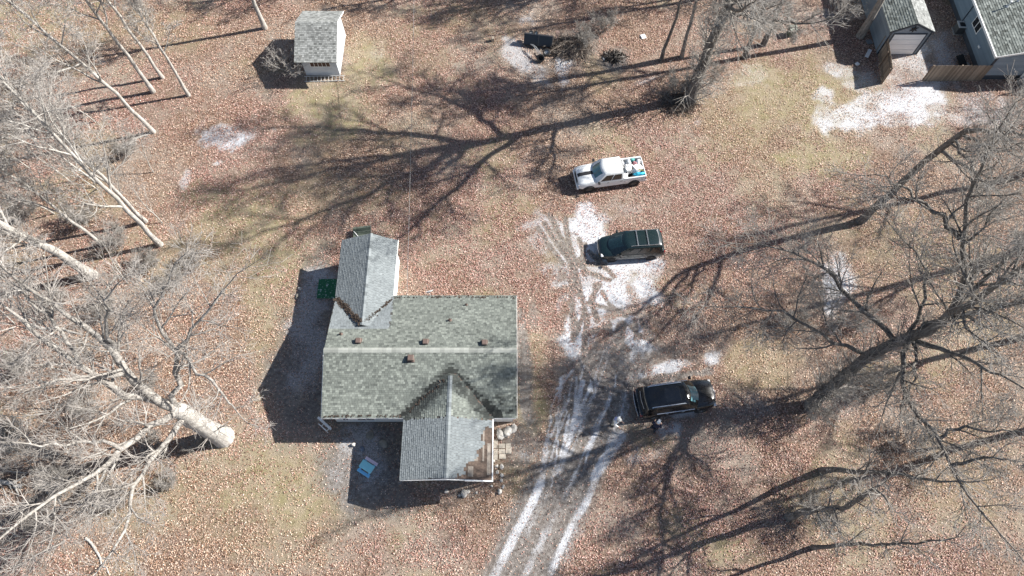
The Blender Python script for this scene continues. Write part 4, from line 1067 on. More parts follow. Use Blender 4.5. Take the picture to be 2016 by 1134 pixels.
def suv():
    c = Vector((10.72, 12.42, 0)); rz = math.radians(8.0)
    T = thing('black_suv', 'glossy black sport utility vehicle with silver roof rails', 'suv', c, rz)
    Mw = paint('gloss_black_paint', (.006,.007,.008), .18, .06, (.1,.1,.1)); W = 1.0
    Mg = glassm('pale_teal_windshield', (.10,.22,.25)); Ms = glassm('suv_side_glass', (.005,.006,.007), .2)
    m = MB(); body_loft(m, [(2.60,.62,.45,.72,.84),(2.54,.80,.38,.82,.98),(2.3,.93,.34,.92,1.08),(1.8,.98,.32,.98,1.13),(1.2,W,.32,1.0,1.16),(.9,W,.32,1.03,1.14),(-1.9,W,.32,1.06,1.14),(-2.35,.97,.34,1.06,1.14),(-2.52,.92,.4,1.02,1.1),(-2.56,.88,.46,.98,1.06)]); m.build('body', Mw, T, smooth=35)
    cabin(T, [(1.10,-2.46,1.50,.96,.36,.12),(1.70,-2.2,.76,.78,.2,.08),(1.77,-2.12,.66,.71,.18,.08),(1.81,-1.9,.44,.5,.14,.06)], Mw, Ms, pillars=((.16,.40,0,0),(.43,.67,0,0),(.70,.92,0,0)), screen=Mg)
    m = MB(); m.bbox((-.85,-.48,1.796),(.1,.48,1.822), .008); m.build('sunroof', Ms, T)
    for s in (-1, 1):
        m = MB(); m.tube([(.35,s*.70,1.76),(.25,s*.70,1.845),(-1.75,s*.70,1.845),(-1.85,s*.70,1.76)], .03, 8); m.build('roof_rail', M_CHROME, T, smooth=40)
        m = MB(); m.box((-1.5,s*.985-.02,1.09),(1.0,s*.985+.018,1.115)); m.build('window_trim', M_CHROME, T)
        mirror(T, 1.15, s*1.0, 1.08, M_BLACKP, s)
        m = MB(); m.bbox((2.34,s*.78-.14,.82),(2.52,s*.78+.1,.95), .03); m.build('headlight', glassm('suv_lamp_lens', (.55,.57,.58)) if s < 0 else bpy.data.materials['suv_lamp_lens'], T)
        m = MB(); m.bbox((-2.57,s*.82-.14,.88),(-2.46,s*.82+.1,1.02), .02); m.build('taillight', glassm('suv_red_lens', (.28,.012,.015)) if s < 0 else bpy.data.materials['suv_red_lens'], T)
    doors(T, ((.1,1.0),(-.95,.06)), W, .36, 1.02, Mw, M_CHROME)
    m = MB(); pts = [(-2.60,-.85,.62),(-2.66,-.4,.62),(-2.67,0,.62),(-2.66,.4,.62),(-2.60,.85,.62)]; m.tube(pts, .03, 6); m.build('bumper_trim', M_CHROME, T)
    m = MB(); m.bbox((-2.66,-.86,.42),(-2.52,.86,.60), .04); m.build('rear_bumper', Mw, T)
    m = MB(); m.tube([(-2.34,-.6,1.44),(-2.40,0,1.46),(-2.34,.6,1.44)], .018, 6); m.build('spoiler_edge', M_RIM, T)
    m = MB(); m.tube([(2.52,-.55,.93),(2.615,0,.94),(2.52,.55,.93)], .03, 6); m.build('grille_bar', M_CHROME, T)
    m = MB(); m.bbox((2.52,-.5,.55),(2.63,.5,.84), .03); m.build('grille', M_BLACKP, T)
    common(T, 5.2, W-.01, (1.6,-1.55), .385, .26, .32, 0, None)
suv()

# ================================================================== PEOPLE
def skin_mesh(name, verts, edges, radii, root, mat, parent, sub=2):
    me = bpy.data.meshes.new(name); me.from_pydata(verts, edges, []); me.update()
    o = bpy.data.objects.new(name, me); COL.objects.link(o)
    sk = o.modifiers.new('skin', 'SKIN'); sk.use_smooth_shade = True
    for i, r in enumerate(radii):
        r = r if isinstance(r, tuple) else (r, r)
        me.skin_vertices[0].data[i].radius = r; me.skin_vertices[0].data[i].use_root = (i == root)
    ss = o.modifiers.new('sub', 'SUBSURF'); ss.levels = sub; ss.render_levels = sub
    dg = bpy.context.evaluated_depsgraph_get(); dg.update()
    nm = bpy.data.meshes.new_from_object(o.evaluated_get(dg)); nm.name = name
    bpy.data.objects.remove(o)
    nm.materials.clear(); nm.materials.append(mat)
    n = bpy.data.objects.new(name, nm); COL.objects.link(n); n.parent = parent
    return n
M_SKIN = plain('skin', (.50,.32,.24), .6, .08)
def person(loc, rz, label, jacket, trouser, head_item, lean=.06, item='cap', patch=None, shoe=(.03,.03,.03), arm=.25):
    T = thing('person', label, 'person', loc, rz)
    # x forward. joints
    hip = .92; ch = (lean*.45, 0, 1.36); nk = (lean*.6, 0, 1.50); hd = (lean*.8+.03, 0, 1.62); top = (lean*.8+.02, 0, 1.72)
    V = [(0,0,hip),(lean*.2,0,1.12),ch,nk,hd,top]; E_ = [(0,1),(1,2),(2,3),(3,4),(4,5)]; Rr = [(.15,.12),(.14,.11),(.17,.12),(.058,.06),(.088,.10),(.07,.08)]
    for s in (-1, 1):
        b = len(V)
        V += [(lean*.45,s*.2,1.40),(arm*.1,s*.26,1.13),(arm+.05,s*.22,.96),(arm+.12,s*.21,.92)]; E_ += [(2,b),(b,b+1),(b+1,b+2),(b+2,b+3)]; Rr += [.06,.048,.036,.032]
        f = len(V)
        for k, (dx, dy, ln, rr) in enumerate(((.02,-.036,.08,.0095),(.03,-.012,.095,.010),(.03,.012,.09,.0095),(.02,.034,.075,.009))):
            i = len(V); V += [(arm+.16+dx*.5,s*.21+dy,.905),(arm+.16+ln*.7,s*.21+dy,.88),(arm+.15+ln,s*.21+dy,.85)]; E_ += [(b+3,i),(i,i+1),(i+1,i+2)]; Rr += [rr*1.15,rr,rr*.85]
        i = len(V); V += [(arm+.12,s*.21-s*.05,.90),(arm+.16,s*.21-s*.065,.87)]; E_ += [(b+3,i),(i,i+1)]; Rr += [.012,.010]
    fs = .10
    for s in (-1, 1):
        b = len(V); st = s*fs
        V += [(0,s*.09,.86),(.03+st*.4,s*.10,.48),(-.01+st,s*.11,.09),(.14+st,s*.12,.045)]; E_ += [(0,b),(b,b+1),(b+1,b+2),(b+2,b+3)]; Rr += [.085,.06,.045,.04]
    skin_mesh('body', V, E_, Rr, 0, M_SKIN, T)
    # clothing, a little fuller than the body
    V2 = [(0,0,.84),(lean*.2,0,1.1),(lean*.45,0,1.36),(lean*.58,0,1.47)]; E2 = [(0,1),(1,2),(2,3)]; R2 = [(.21,.17),(.20,.165),(.21,.155),(.10,.09)]
    for s in (-1, 1):
        b = len(V2); V2 += [(lean*.45,s*.22,1.40),(arm*.1,s*.28,1.13),(arm+.04,s*.225,.975)]; E2 += [(2,b),(b,b+1),(b+1,b+2)]; R2 += [.088,.075,.058]
    j = skin_mesh('jacket', V2, E2, R2, 0, jacket, T)
    V3 = [(0,0,.90)]; E3 = []; R3 = [(.19,.15)]
    for s in (-1, 1):
        st = s*fs; b = len(V3); V3 += [(0,s*.095,.80),(.03+st*.4,s*.105,.48),(-.01+st,s*.11,.12)]; E3 += [(0,b),(b,b+1),(b+1,b+2)]; R3 += [.115,.085,.07]
    skin_mesh('trousers', V3, E3, R3, 0, trouser, T)
    for s in (-1, 1):
        m = MB(); m.bbox((-.09+s*fs,s*.12-.055,0.0),(.21+s*fs,s*.12+.055,.11), .03); m.build('shoe', plain('shoe_leather', shoe, .6) if 'shoe_leather' not in bpy.data.materials else bpy.data.materials['shoe_leather'], T, smooth=50)
    hx, hz = lean*.8+.03, 1.63
    # face
    m = MB(); m.bbox((hx+.085,-.016,hz-.03),(hx+.125,.016,hz+.02), .008); m.build('nose', M_SKIN, T, smooth=60)
    for s in (-1, 1):
        m = MB(); m.lathe([(.001,-.012),(.010,-.006),(.012,0),(.010,.006),(.001,.012)], 8, Matrix.Translation((hx+.088,s*.032,hz+.03))); m.build('eye', M_BLACKP, T)
        m = MB(); m.bbox((hx-.02,s*.098-.012,hz-.03),(hx+.02,s*.098+.012,hz+.04), .008); m.build('ear', M_SKIN, T)
    m = MB(); m.bbox((hx+.082,-.025,hz-.066),(hx+.098,.025,hz-.056), .003); m.build('mouth', plain('lips', (.35,.14,.12), .6) if 'lips' not in bpy.data.materials else bpy.data.materials['lips'], T)
    if item == 'cap':
        m = MB(); m.lathe([(.118,-.02),(.12,.02),(.108,.075),(.075,.11),(.03,.125),(.001,.127)], 18, Matrix.Translation((hx-.005,0,hz+.06)))
        m.bbox((hx+.06,-.085,hz+.045),(hx+.20,.085,hz+.062), .006)
        m.build('cap', head_item, T, smooth=50)
    else:
        m = MB(); m.lathe([(.10,-.13),(.122,-.06),(.124,.02),(.11,.075),(.075,.11),(.03,.122),(.001,.124)], 18, Matrix.Translation((hx-.03,0,hz+.04))); m.build('hair', head_item, T, smooth=60)
    if patch is not None:
        m = MB(); x = lean*.45-.205
        m.slab([(x+.01,.12,1.28),(x+.01,-.12,1.28),(x+.03,-.12,1.46),(x+.03,.12,1.46)], .045, -.01); m.build('back_patch', patch, j)
    return T
person(at(1208,836,0), math.radians(-35), 'person in a pale coat with blue back patch walking on the driveway', plain('pale_coat', (.80,.80,.77), .8, .08, 4.0), plain('tan_trousers', (.50,.47,.38), .85, .15), plain('grey_white_hair', (.72,.70,.64), .8, .1), lean=.22, item='hair', patch=plain('blue_print', (.10,.14,.36), .7), arm=.3)
person(at(1286,846,0), math.radians(60), 'person in navy jacket and white cap standing by the black vehicle', plain('navy_jacket', (.012,.016,.045), .8, .2), plain('dark_trousers', (.03,.033,.05), .85, .2), plain('white_cap', (.82,.82,.82), .7, .04), lean=.08, item='cap', arm=.2)
# ================================================================== YARD OBJECTS
M_STONE = plain('pale_field_stone', (.46,.44,.41), .9, .3, 4.0, bump=.3)
M_STONE2 = plain('brown_field_stone', (.24,.22,.185), .9, .3, 4.0, bump=.3)
M_STONE3 = plain('blue_grey_stone', (.17,.20,.25), .9, .2, 4.0)
def rock(p, sx, sy, sz, mat, label, group=None, seed=0, rz=0):
    rng = random.Random(seed*7+1); me = bag_mesh(rng, sx, sy, sz, .14)
    o = link('boulder' if sx > .25 else 'stone', me, mat); o.location = (p.x, p.y, sz*.5); o.rotation_euler = (0,0,rz); tag(o, label, 'rock', group); return o
rock(at(985,856), .24, .36, .30, M_STONE, 'long white boulder at the porch wall', seed=1, rz=.35)
rock(at(999,851), .32, .34, .32, M_STONE, 'round pale boulder between two others by the porch', seed=2)
rock(at(1011,845), .21, .30, .26, M_STONE, 'smallest of three pale boulders, at the house corner', seed=3, rz=-.2)
rock(at(729,857), .23, .30, .12, M_STONE2, 'flat tan stone in the shade before the house wall', seed=4)
rock(at(755,873), .33, .22, .09, M_STONE2, 'flat olive brown slab stone near the front wing', seed=5, rz=-.6)
rock(at(713,884), .17, .17, .12, M_STONE3, 'round blue grey stone beside the play table', seed=6)
rock(at(697,876), .16, .12, .16, M_STONE, 'small white stone at the shadow edge near the play table', seed=7)
rock(at(591,569), .13, .12, .12, M_STONE, 'pale round stone lying out from the green landing', seed=8)
rock(at(586,583), .15, .2, .10, M_STONE2, 'dull stone beside the pale round one near the green landing', seed=9)
k = 10
for x, y, s in ((988,919,.17),(979,930,.12),(988,936,.13),(987,946,.11),(991,957,.10),(984,968,.19),(990,960,.08),(879,968,.14),(914,972,.24),(921,968,.14),(938,970,.08),(972,908,.09),(1001,842,.11),(968,957,.09),(978,918,.10),(905,975,.10)):
    rock(at(x, y), s, s*RNG.uniform(.7,1.1), s*.8, M_STONE, 'small pale stone of the border edging the front wing', 'stones edging the front wing', seed=k, rz=RNG.uniform(0,3)); k += 1
M_PAVE = plain('worn_paver', (.42,.38,.32), .9, .3, 3.0, bump=.25)
for x, y, w, d, lab in ((976,874,.26,.55,'long narrow paver at the porch, upper one'),(976,895,.26,.72,'long narrow paver at the porch, lower one'),(988,878,.42,.30,'pale paver beside the upper narrow one'),(1001,878,.36,.32,'pale paver touching the melted snow'),(988,889,.40,.30,'middle pale paver of the porch path'),(1001,888,.38,.34,'middle paver on the driveway side of the porch path'),(989,899,.44,.30,'lowest pale paver of the porch path')):
    p = at(x, y); m = MB(); m.bbox((-w/2,-d/2,-.02),(w/2,d/2,.05), .015); o = m.build('paver', M_PAVE); o.location = (p.x, p.y, .01); o.rotation_euler = (0,0,RNG.uniform(-.06,.06)); tag(o, lab, 'paver')

def play_table():
    p = at(725, 921); T = thing('play_picnic_table', 'small plastic picnic table with teal top and pink bench', 'table', (p.x, p.y, 0), math.radians(-31))
    Mt = plain('teal_plastic', (.30,.72,.80), .4, .06, 3.0); Mb = plain('sky_blue_plastic', (.20,.55,.85), .4, .06, 3.0); Mp = plain('pale_pink_plastic', (.82,.68,.78), .4, .06, 3.0)
    m = MB(); m.bbox((-.46,-.26,.44),(.46,.26,.49), .02); m.build('table_top', Mt, T)
    for s, mt, lb in ((1, Mp, 'pale pink bench seat'), (-1, Mb, 'sky blue bench seat')):
        m = MB(); m.bbox((-.46,s*.43-.10,.23),(.46,s*.43+.10,.27), .015); m.build('bench_seat', mt, T, label=lb)
    for x in (-.34, .34):
        for s in (-1, 1):
            m = MB(); m.slab([(x-.05,s*.22,.45),(x+.05,s*.22,.45),(x+.05,s*.46,0),(x-.05,s*.46,0)], .025, -.025); m.build('leg', Mb, T)
        m = MB(); m.box((x-.03,-.5,.19),(x+.03,.5,.235)); m.build('crossbeam', Mb, T)
play_table()

def white_bench():
    p = at(640, 837); T = thing('white_bench', 'narrow white bench at the house corner near the play table', 'bench', (p.x, p.y, 0), math.radians(-40))
    m = MB(); m.bbox((-.6,-.02,.38),(.6,.14,.42), .01); m.build('seat', M_TRIM, T)
    m = MB(); m.bbox((-.1,-.24,.62),(.6,-.18,.82), .01); m.build('backrest', M_TRIM, T)
    for x in (-.5, .5):
        m = MB(); m.box((x-.03,-.0,0),(x+.03,.12,.38)); m.build('leg', M_TRIM, T)
    for x in (.0, .5):
        m = MB(); m.box((x-.025,-.24,.0),(x+.025,-.19,.65)); m.build('leg', M_TRIM, T); m = MB(); m.box((x-.02,-.2,.34),(x+.02,.02,.38)); m.build('crossbeam', M_TRIM, T)
white_bench()

def green_landing():
    a, b = at(623,587,.2), at(668,549,.2)
    T = thing('green_landing', 'dark green carpeted landing against the house wall in its shadow', 'landing', ((a.x-11.5)/2, (a.y+b.y)/2, 0))
    wx = (-11.5 - a.x)/2; wy = (b.y-a.y)/2
    t = NT('green_turf_carpet'); n = t.noise(t.pos(), 5, 4, .7)
    t.col(t.mix(t.mapr(n, .57, .64), t.ramp(t.noise(t.pos(), 14, 3), [(.3,(.008,.075,.035)),(.7,(.02,.14,.06))]), (.55,.62,.62))); t.p.inputs['Roughness'].default_value = .9
    m = MB(); m.bbox((-wx,-wy,.12),(wx,wy,.2), .015); m.build('carpet_top', t.m, T)
    m = MB(); m.box((-wx+.03,-wy+.03,0),(wx-.03,wy-.03,.125)); m.build('base', M_CONC, T)
green_landing()

def rear_steps():
    T = thing('rear_landing', 'tilted dark slatted landing behind the rear wing', 'landing', tuple(at(714,458,.3).to_2d().to_3d()), math.radians(8))
    Mb = tinted('mossy_board', [(0,(.04,.055,.042)),(1,(.14,.16,.13))], grit=.3)
    for i in range(5):
        m = MB(); m.tint = RNG.random(); m.box((-.68,-.38+i*.17,.42),(.62,-.38+i*.17+.15,.46)); m.build('board', Mb, T)
    for x in (-.6, .54):
        m = MB(); m.tint = .1; m.box((x,-.38,.32),(x+.07,.46,.42)); m.build('joist', Mb, T)
        for y in (-.34, .38):
            m = MB(); m.tint = .2; m.box((x,y,0),(x+.07,y+.07,.33)); m.build('leg', Mb, T)
    m = MB(); m.box((.63,-.38,.38),(.68,.5,.50)); m.build('edge_board', M_PLY, T)
    m = MB(); m.tube([(-.62,.1,.5),(-.1,-.75,.52)], .025, 6); m.build('handrail', M_TRIM, T)
rear_steps()

def tipped_cart():
    p = at(1058, 98); T = thing('tipped_cart', 'black tipped over cart with axle and loose wheels by the brush pile', 'cart', (p.x, p.y, 0), math.radians(-9))
    Mk = plain('black_sheet_metal', (.014,.018,.026), .38, .25, 3.0); Ms = plain('galvanised_tube', (.45,.46,.46), .4, .15, 5.0, metal=.5)
    R = Matrix.Translation((.0,.45,.62)) @ Euler((math.radians(58),0,0)).to_matrix().to_4x4()
    m = MB()     # tray seen from its underside
    m.bbox((-1.25,-.45,0),(1.2,.45,.05), .015, R); m.build('tray_floor', Mk, T)
    for y in (-.45, .41):
        m = MB(); m.bbox((-1.25,y,-.38),(1.2,y+.04,.03), .01, R); m.build('tray_side', Mk, T)
    for x in (-1.25, 1.16):
        m = MB(); m.bbox((x,-.42,-.38),(x+.04,.42,.03), .01, R); m.build('tray_end', Mk, T)
    m = MB(); m.tube([(0,-.4,.08),(0,.42,.08)], .04, 8, R); m.build('rib', Mk, T)
    def loose(x, y, z, r, w, rx, ry, name='wheel'):
        M = Matrix.Translation((x,y,z)) @ Euler((rx,ry,0)).to_matrix().to_4x4()
        m = MB(); m.lathe([(r*.55,-w/2),(r*.92,-w/2),(r,-w*.3),(r,w*.3),(r*.92,w/2),(r*.55,w/2),(r*.5,w*.2),(r*.5,-w*.2)], 22, M); o = m.build(name, M_TYRE, T, smooth=40)
        m = MB(); m.lathe([(r*.54,-w*.1),(r*.54,w*.25),(r*.3,w*.1),(r*.18,w*.3),(.01,w*.3)], 16, M); m.build('rim', Ms, o, smooth=40)
    loose(-.72,1.06,.75,.21,.13,.5,.0); loose(-.28,.92,.95,.19,.12,.8,.1); loose(.86,-.62,.45,.33,.22,.35,-.2)
    M = Matrix.Translation((.45,-1.2,.34)) @ Euler((math.radians(52),math.radians(8),0)).to_matrix().to_4x4()
    m = MB(); r, w = .33, .24; m.lathe([(r*.62,-w/2),(r*.92,-w/2),(r,-w*.3),(r,w*.3),(r*.92,w/2),(r*.62,w/2),(r*.6,w*.3),(r*.6,-w*.3)], 22, M); m.build('bare_tyre', M_TYRE, T, smooth=40)
    for dx in (0, .16):
        m = MB(); m.tube([(-.6+dx,-.0,.55),(-.25+dx,-.3,.62),(.25+dx,-.95,.5)], .028, 8); m.build('frame_tube', Ms, T)
    m = MB(); m.tube([(.3,-.2,.45),(.5,-.5,.4),(.86,-.62,.45)], .035, 8); m.build('axle', Mk, T)
tipped_cart()

def stick_pile(p, n, rad, hgt, lmin, lmax, mat, name, label, cat, seed, rmax=.03, flat=.25):
    rng = random.Random(seed); m = MB()
    for _ in range(n):
        a = rng.uniform(0,6.28); r = rad*math.sqrt(rng.random()); c = Vector((math.cos(a)*r, math.sin(a)*r*.7, rng.random()*hgt*(1-r/rad*.8)+.03))
        b = rng.uniform(0,6.28); e = rng.gauss(0,flat); L = rng.uniform(lmin,lmax)/2; d = Vector((math.cos(b)*math.cos(e), math.sin(b)*math.cos(e), math.sin(e)))
        mid = Vector((rng.gauss(0,.08),rng.gauss(0,.08),rng.gauss(0,.05)))*L
        q = [c-d*L, c+mid, c+d*L]
        for v in q: v.z = max(v.z, .015)
        m.tint = rng.random(); r0 = rng.uniform(.008,rmax); m.tube(q, [r0,r0*.8,r0*.4], 4)
    o = m.build(name, mat, kind='stuff'); o.location = (p.x, p.y, 0); tag(o, label, cat); return o
M_STICK = tinted('dead_stick', [(0,(.05,.04,.035)),(.5,(.15,.12,.10)),(1,(.34,.30,.26))], grit=.2)
stick_pile(at(1122,96), 460, 1.7, .9, .6, 2.2, M_STICK, 'brush_pile', 'dark heap of cut brush beside the tipped black cart', 'brush pile', 4)
stick_pile(at(1208,112), 150, .9, .4, .3, 1.0, tinted('charred_stick', [(0,(.012,.011,.01)),(.7,(.06,.05,.045)),(1,(.45,.42,.38))]), 'burn_pile', 'charred heap of burnt scraps among the leaves', 'burn pile', 5, rmax=.05)
stick_pile(at(1335,205), 300, 1.4, .5, .5, 1.8, M_STICK, 'brush_pile', 'tangle of fallen sticks round the foot of the massive tree', 'brush pile', 6)
def box_thing(name, p, sx, sy, sz, rz, mat, label, cat, lid=None, b=.03):
    T = thing(name, label, cat, (p.x, p.y, 0), rz)
    m = MB(); m.bbox((-sx/2,-sy/2,0),(sx/2,sy/2,sz), b); m.build('case', mat, T)
    if lid is not None:
        m = MB(); m.bbox((-sx/2-.03,-sy/2-.03,sz-.01),(sx/2+.03,sy/2+.03,sz+.06), .02); m.build('lid', lid, T)
    return T
box_thing('utility_box', at(1556,68), .6, .6, .75, .1, plain('olive_steel', (.13,.15,.11), .6, .3), 'olive grey utility box standing alone on the leaves', 'utility box', plain('pale_olive_lid', (.27,.30,.25), .6, .3))
# board leaning in the brush pile, small litter
def bit(name, p, sx, sy, sz, rz, mat, label, cat, tilt=.0):
    m = MB(); m.bbox((-sx/2,-sy/2,0),(sx/2,sy/2,sz), min(.02, sz*.3), Euler((tilt,0,0)).to_matrix().to_4x4()); m.box((-sx*.42,-sy*.3,sz*.9),(-sx*.30,sy*.3,sz*1.25), Euler((tilt,0,0)).to_matrix().to_4x4())
    o = m.build(name, mat); o.location = (p.x, p.y, .02 + abs(math.sin(tilt))*sy*.5); o.rotation_euler = (0,0,rz); tag(o, label, cat)
bit('wood_board', at(1097,75), .32, .9, .05, -.1, plain('pinkish_board', (.30,.21,.18), .8, .2), 'upright pinkish board at the edge of the brush pile', 'board', .5)
bit('plastic_scrap', at(1266,73), .45, .5, .08, .3, M_WHITE, 'white plastic scrap lying among leaves beyond the burn pile', 'scrap')
bit('white_board', at(1709,106), .3, 1.0, .08, -.55, M_WHITE, 'white board lying in the shade beside the blue grey shed', 'board')
bit('white_bag_scrap', at(1687,127), .32, .3, .1, .5, M_WHITE, 'small white scrap near the fence in the shade', 'scrap')
bit('grey_lid', at(1711,83), .5, .5, .06, .2, plain('grey_plastic', (.2,.21,.22), .6), 'round edged grey lid beside the blue grey shed wall', 'lid')
bit('dark_plank', at(1890,124), .7, 1.1, .08, .35, plain('black_sheet', (.02,.018,.016), .8), 'dark panel lying between fence and slate blue home', 'panel', .35)
bit('stepping_slab', at(1905,131), .5, .8, .06, .35, M_CONC, 'grey slab beside the dark panel near the home', 'slab')
bit('log_block', at(970,80), .25, .3, .35, .2, plain('cut_wood', (.38,.32,.25), .8, .2), 'short pale post standing in leaves near the tipped cart', 'post')
bit('pale_stick_bundle', at(1188,116), .12, .4, .05, .5, M_WHITE, 'pale splintered board next to the burn pile', 'board')
def ac_unit():
    p = at(1885, 62); T = thing('air_conditioner', 'square beige air conditioner beside the slate blue home', 'air conditioner', (p.x, p.y, 0), -.04)
    Mb = plain('beige_metal', (.55,.54,.50), .5, .1)
    m = MB(); m.bbox((-.38,-.38,.05),(.38,.38,.78), .05); m.build('case', plain('dark_coil', (.07,.075,.075), .6), T)
    m = MB(); m.box((-.45,-.45,0),(.45,.45,.06)); m.build('pad', M_CONC, T)
    for (a, b) in (((-.4,-.4),(.4,-.26)),((-.4,.26),(.4,.4)),((-.4,-.26),(-.26,.26)),((.26,-.26),(.4,.26))):
        m = MB(); m.box((a[0],a[1],.77),(b[0],b[1],.82)); m.build('top_frame', Mb, T)
    m = MB(); m.lathe([(.25,0),(.25,.015),(.2,.02),(.06,.03),(.01,.03)], 20, Matrix.Translation((0,0,.785))); m.build('fan_grille', M_BLACKP, T)
ac_unit()
# overhead cable from the rear of the house to the north
m = MB(); a = Vector((-7.0,18.8,3.1)); b = Vector((-8.2,62,8.5)); m.tube([a.lerp(b, t/16) + Vector((0,0,-2.2*(t/16)*(1-t/16))) for t in range(17)], .014, 5)
o = m.build('overhead_cable', plain('grey_cable', (.22,.22,.22), .6)); tag(o, 'thin grey cable running from the house roof over the yard', 'cable')
# ================================================================== TREES
def norm(v):
    return v / (np.linalg.norm(v) + 1e-9)
def tubes_mesh(name, lines, sides):
    """lines: list of (pts (n,3), radii (n,)) -> one mesh"""
    Vs, Fs, off = [], [], 0
    groups = {}
    for p, r in lines: groups.setdefault(len(p), []).append((p, r))
    for n, L in groups.items():
        P = np.array([l[0] for l in L]); R = np.array([l[1] for l in L]); B = len(L)
        T = np.empty_like(P); T[:, 1:-1] = P[:, 2:] - P[:, :-2]; T[:, 0] = P[:, 1] - P[:, 0]; T[:, -1] = P[:, -1] - P[:, -2]
        T /= np.linalg.norm(T, axis=2, keepdims=True) + 1e-9
        mean = T.mean(1); ref = np.where(np.abs(mean[:, 2:3]) < .85, np.array([[0,0,1.]]), np.array([[1.,0,0]]))[:, None, :]
        A = np.cross(T, np.broadcast_to(ref, T.shape)); A /= np.linalg.norm(A, axis=2, keepdims=True) + 1e-9
        Bv = np.cross(T, A); ang = np.arange(sides) * 2*np.pi/sides
        ring = P[:, :, None, :] + R[:, :, None, None] * (A[:, :, None, :]*np.cos(ang)[None, None, :, None] + Bv[:, :, None, :]*np.sin(ang)[None, None, :, None])
        Vs.append(ring.reshape(-1, 3))
        idx = np.arange(B*n*sides).reshape(B, n, sides) + off; nx = np.roll(idx, -1, axis=2)
        Fs.append(np.stack([idx[:, :-1], nx[:, :-1], nx[:, 1:], idx[:, 1:]], -1).reshape(-1, 4)); off += B*n*sides
    V = np.concatenate(Vs); F_ = np.concatenate(Fs)
    return mesh_np(name, V, F_, smooth=True)
UP = np.array([0,0,1.0])
class Tree:
    def __init__(self, seed): self.r = np.random.default_rng(seed); self.out = {}
    def add(self, lev, pts, rad): self.out.setdefault(lev, []).append((np.array(pts), np.array(rad)))
    def resample(self, pts, rad, n, wob):
        pts = np.array(pts, float); rad = np.array(rad, float)
        s = np.concatenate([[0], np.cumsum(np.linalg.norm(np.diff(pts, axis=0), axis=1))]); t = np.linspace(0, s[-1], n)
        P = np.stack([np.interp(t, s, pts[:, k]) for k in range(3)], -1)
        # light smoothing then wander
        for _ in range(2): P[1:-1] = .5*P[1:-1] + .25*(P[:-2] + P[2:])
        P[1:-1] += self.r.normal(0, wob, (n-2, 3)); return P, np.interp(t, s, rad)
    def limb(self, lev, pts, rad, n=10, wob=.06):
        P, R = self.resample(pts, rad, n, wob); self.add(lev, P, R); return P, R
    def grow(self, p, d, L, r, lev, cfg):
        n = cfg['seg'][lev]; st = L/n; pts = [p]; rad = [r]; wob = cfg['wob'][lev]; upb = cfg['up'][lev]
        noise = self.r.normal(0, wob, (n, 3))
        for i in range(n):
            d = norm(d + noise[i] + UP*upb); p = p + d*st; pts.append(p); rad.append(max(cfg['rmin'], r*(1 - .8*(i+1)/n)))
        self.add(lev, pts, rad)
        self.sprout(pts, rad, L, lev, cfg)
    def sprout(self, pts, rad, L, lev, cfg, t0=None, count=None, scale=1.0):
        if lev >= cfg['max']: return
        pts = np.array(pts); n = len(pts) - 1
        k = count if count is not None else max(1, int(round(cfg['nc'][lev] * self.r.uniform(.75, 1.25))))
        lo = cfg['t0'][lev] if t0 is None else t0
        ph = self.r.uniform(0, 6.28)
        for j in range(k):
            t = lo + (1-lo)*((j + self.r.random())/k); f = t*n; i = min(int(f), n-1); q = pts[i] + (pts[i+1]-pts[i])*(f-i)
            dr = norm(pts[i+1]-pts[i]); ref = UP if abs(dr[2]) < .9 else np.array([1.,0,0])
            a = norm(np.cross(dr, ref)); b = np.cross(dr, a); ph += 2.4 + self.r.normal(0, .5)
            ang = math.radians(self.r.normal(cfg['ang'][lev], 9)); sd = a*math.cos(ph) + b*math.sin(ph)
            nd = norm(dr*math.cos(ang) + sd*math.sin(ang))
            ln = L*cfg['ratio'][lev]*(1.15 - .55*t)*self.r.uniform(.7, 1.25)*scale
            rr = float(np.interp(f, np.arange(n+1), rad))*.62
            self.grow(q, nd, ln, max(cfg['rmin'], min(rr, ln*.022+.008)), lev+1, cfg)
    def finish(self, root, bark, twig, origin, split_limbs=True, limb=None):
        tb = bark; bark = limb or bark
        def sh(lines): return [(p - origin, r) for p, r in lines]
        if 0 in self.out: link('trunk', tubes_mesh('trunk', sh(self.out[0]), 12), tb, root)
        if 1 in self.out:
            if split_limbs:
                for l in sh(self.out[1]): link('limb', tubes_mesh('limb', [l], 8), bark, root)
            else: link('limbs', tubes_mesh('limbs', sh(self.out[1]), 7), bark, root)
        if 2 in self.out: link('branches', tubes_mesh('branches', sh(self.out[2]), 5), bark, root)
        tw = [l for k in self.out if k >= 3 for l in self.out[k]]
        if tw: link('crown', tubes_mesh('crown', sh(tw), 3), twig, root)
def bark_mat(name, lo, mid, hi):
    t = NT(name); P = t.pos(); mp = t.n('ShaderNodeMapping'); mp.inputs['Scale'].default_value = (3,3,1.2); t.l(P, mp.inputs['Vector'])
    n = t.noise(mp.outputs['Vector'], 2.2, 6, .7); n2 = t.noise(P, 1.1, 3)
    c = t.ramp(n, [(.3, lo), (.5, mid), (.72, hi)]); c = t.mix(t.mapr(n2, .35, .7, 0, .35), c, tuple(x*.7 for x in mid)); t.col(c)
    t.p.inputs['Roughness'].default_value = .95; t.p.inputs['Specular IOR Level'].default_value = .15; t.bump(n, .8, .05); return t.m
B_PALE = bark_mat('pale_grey_bark', (.20,.185,.168), (.42,.40,.37), (.64,.62,.58))
B_GREY = bark_mat('grey_bark', (.11,.098,.088), (.27,.25,.225), (.44,.415,.38))
B_DARK = bark_mat('dark_bark', (.07,.063,.057), (.18,.165,.15), (.34,.32,.29))
B_MID = bark_mat('mottled_limb_bark', (.10,.09,.082), (.31,.29,.265), (.56,.54,.505))
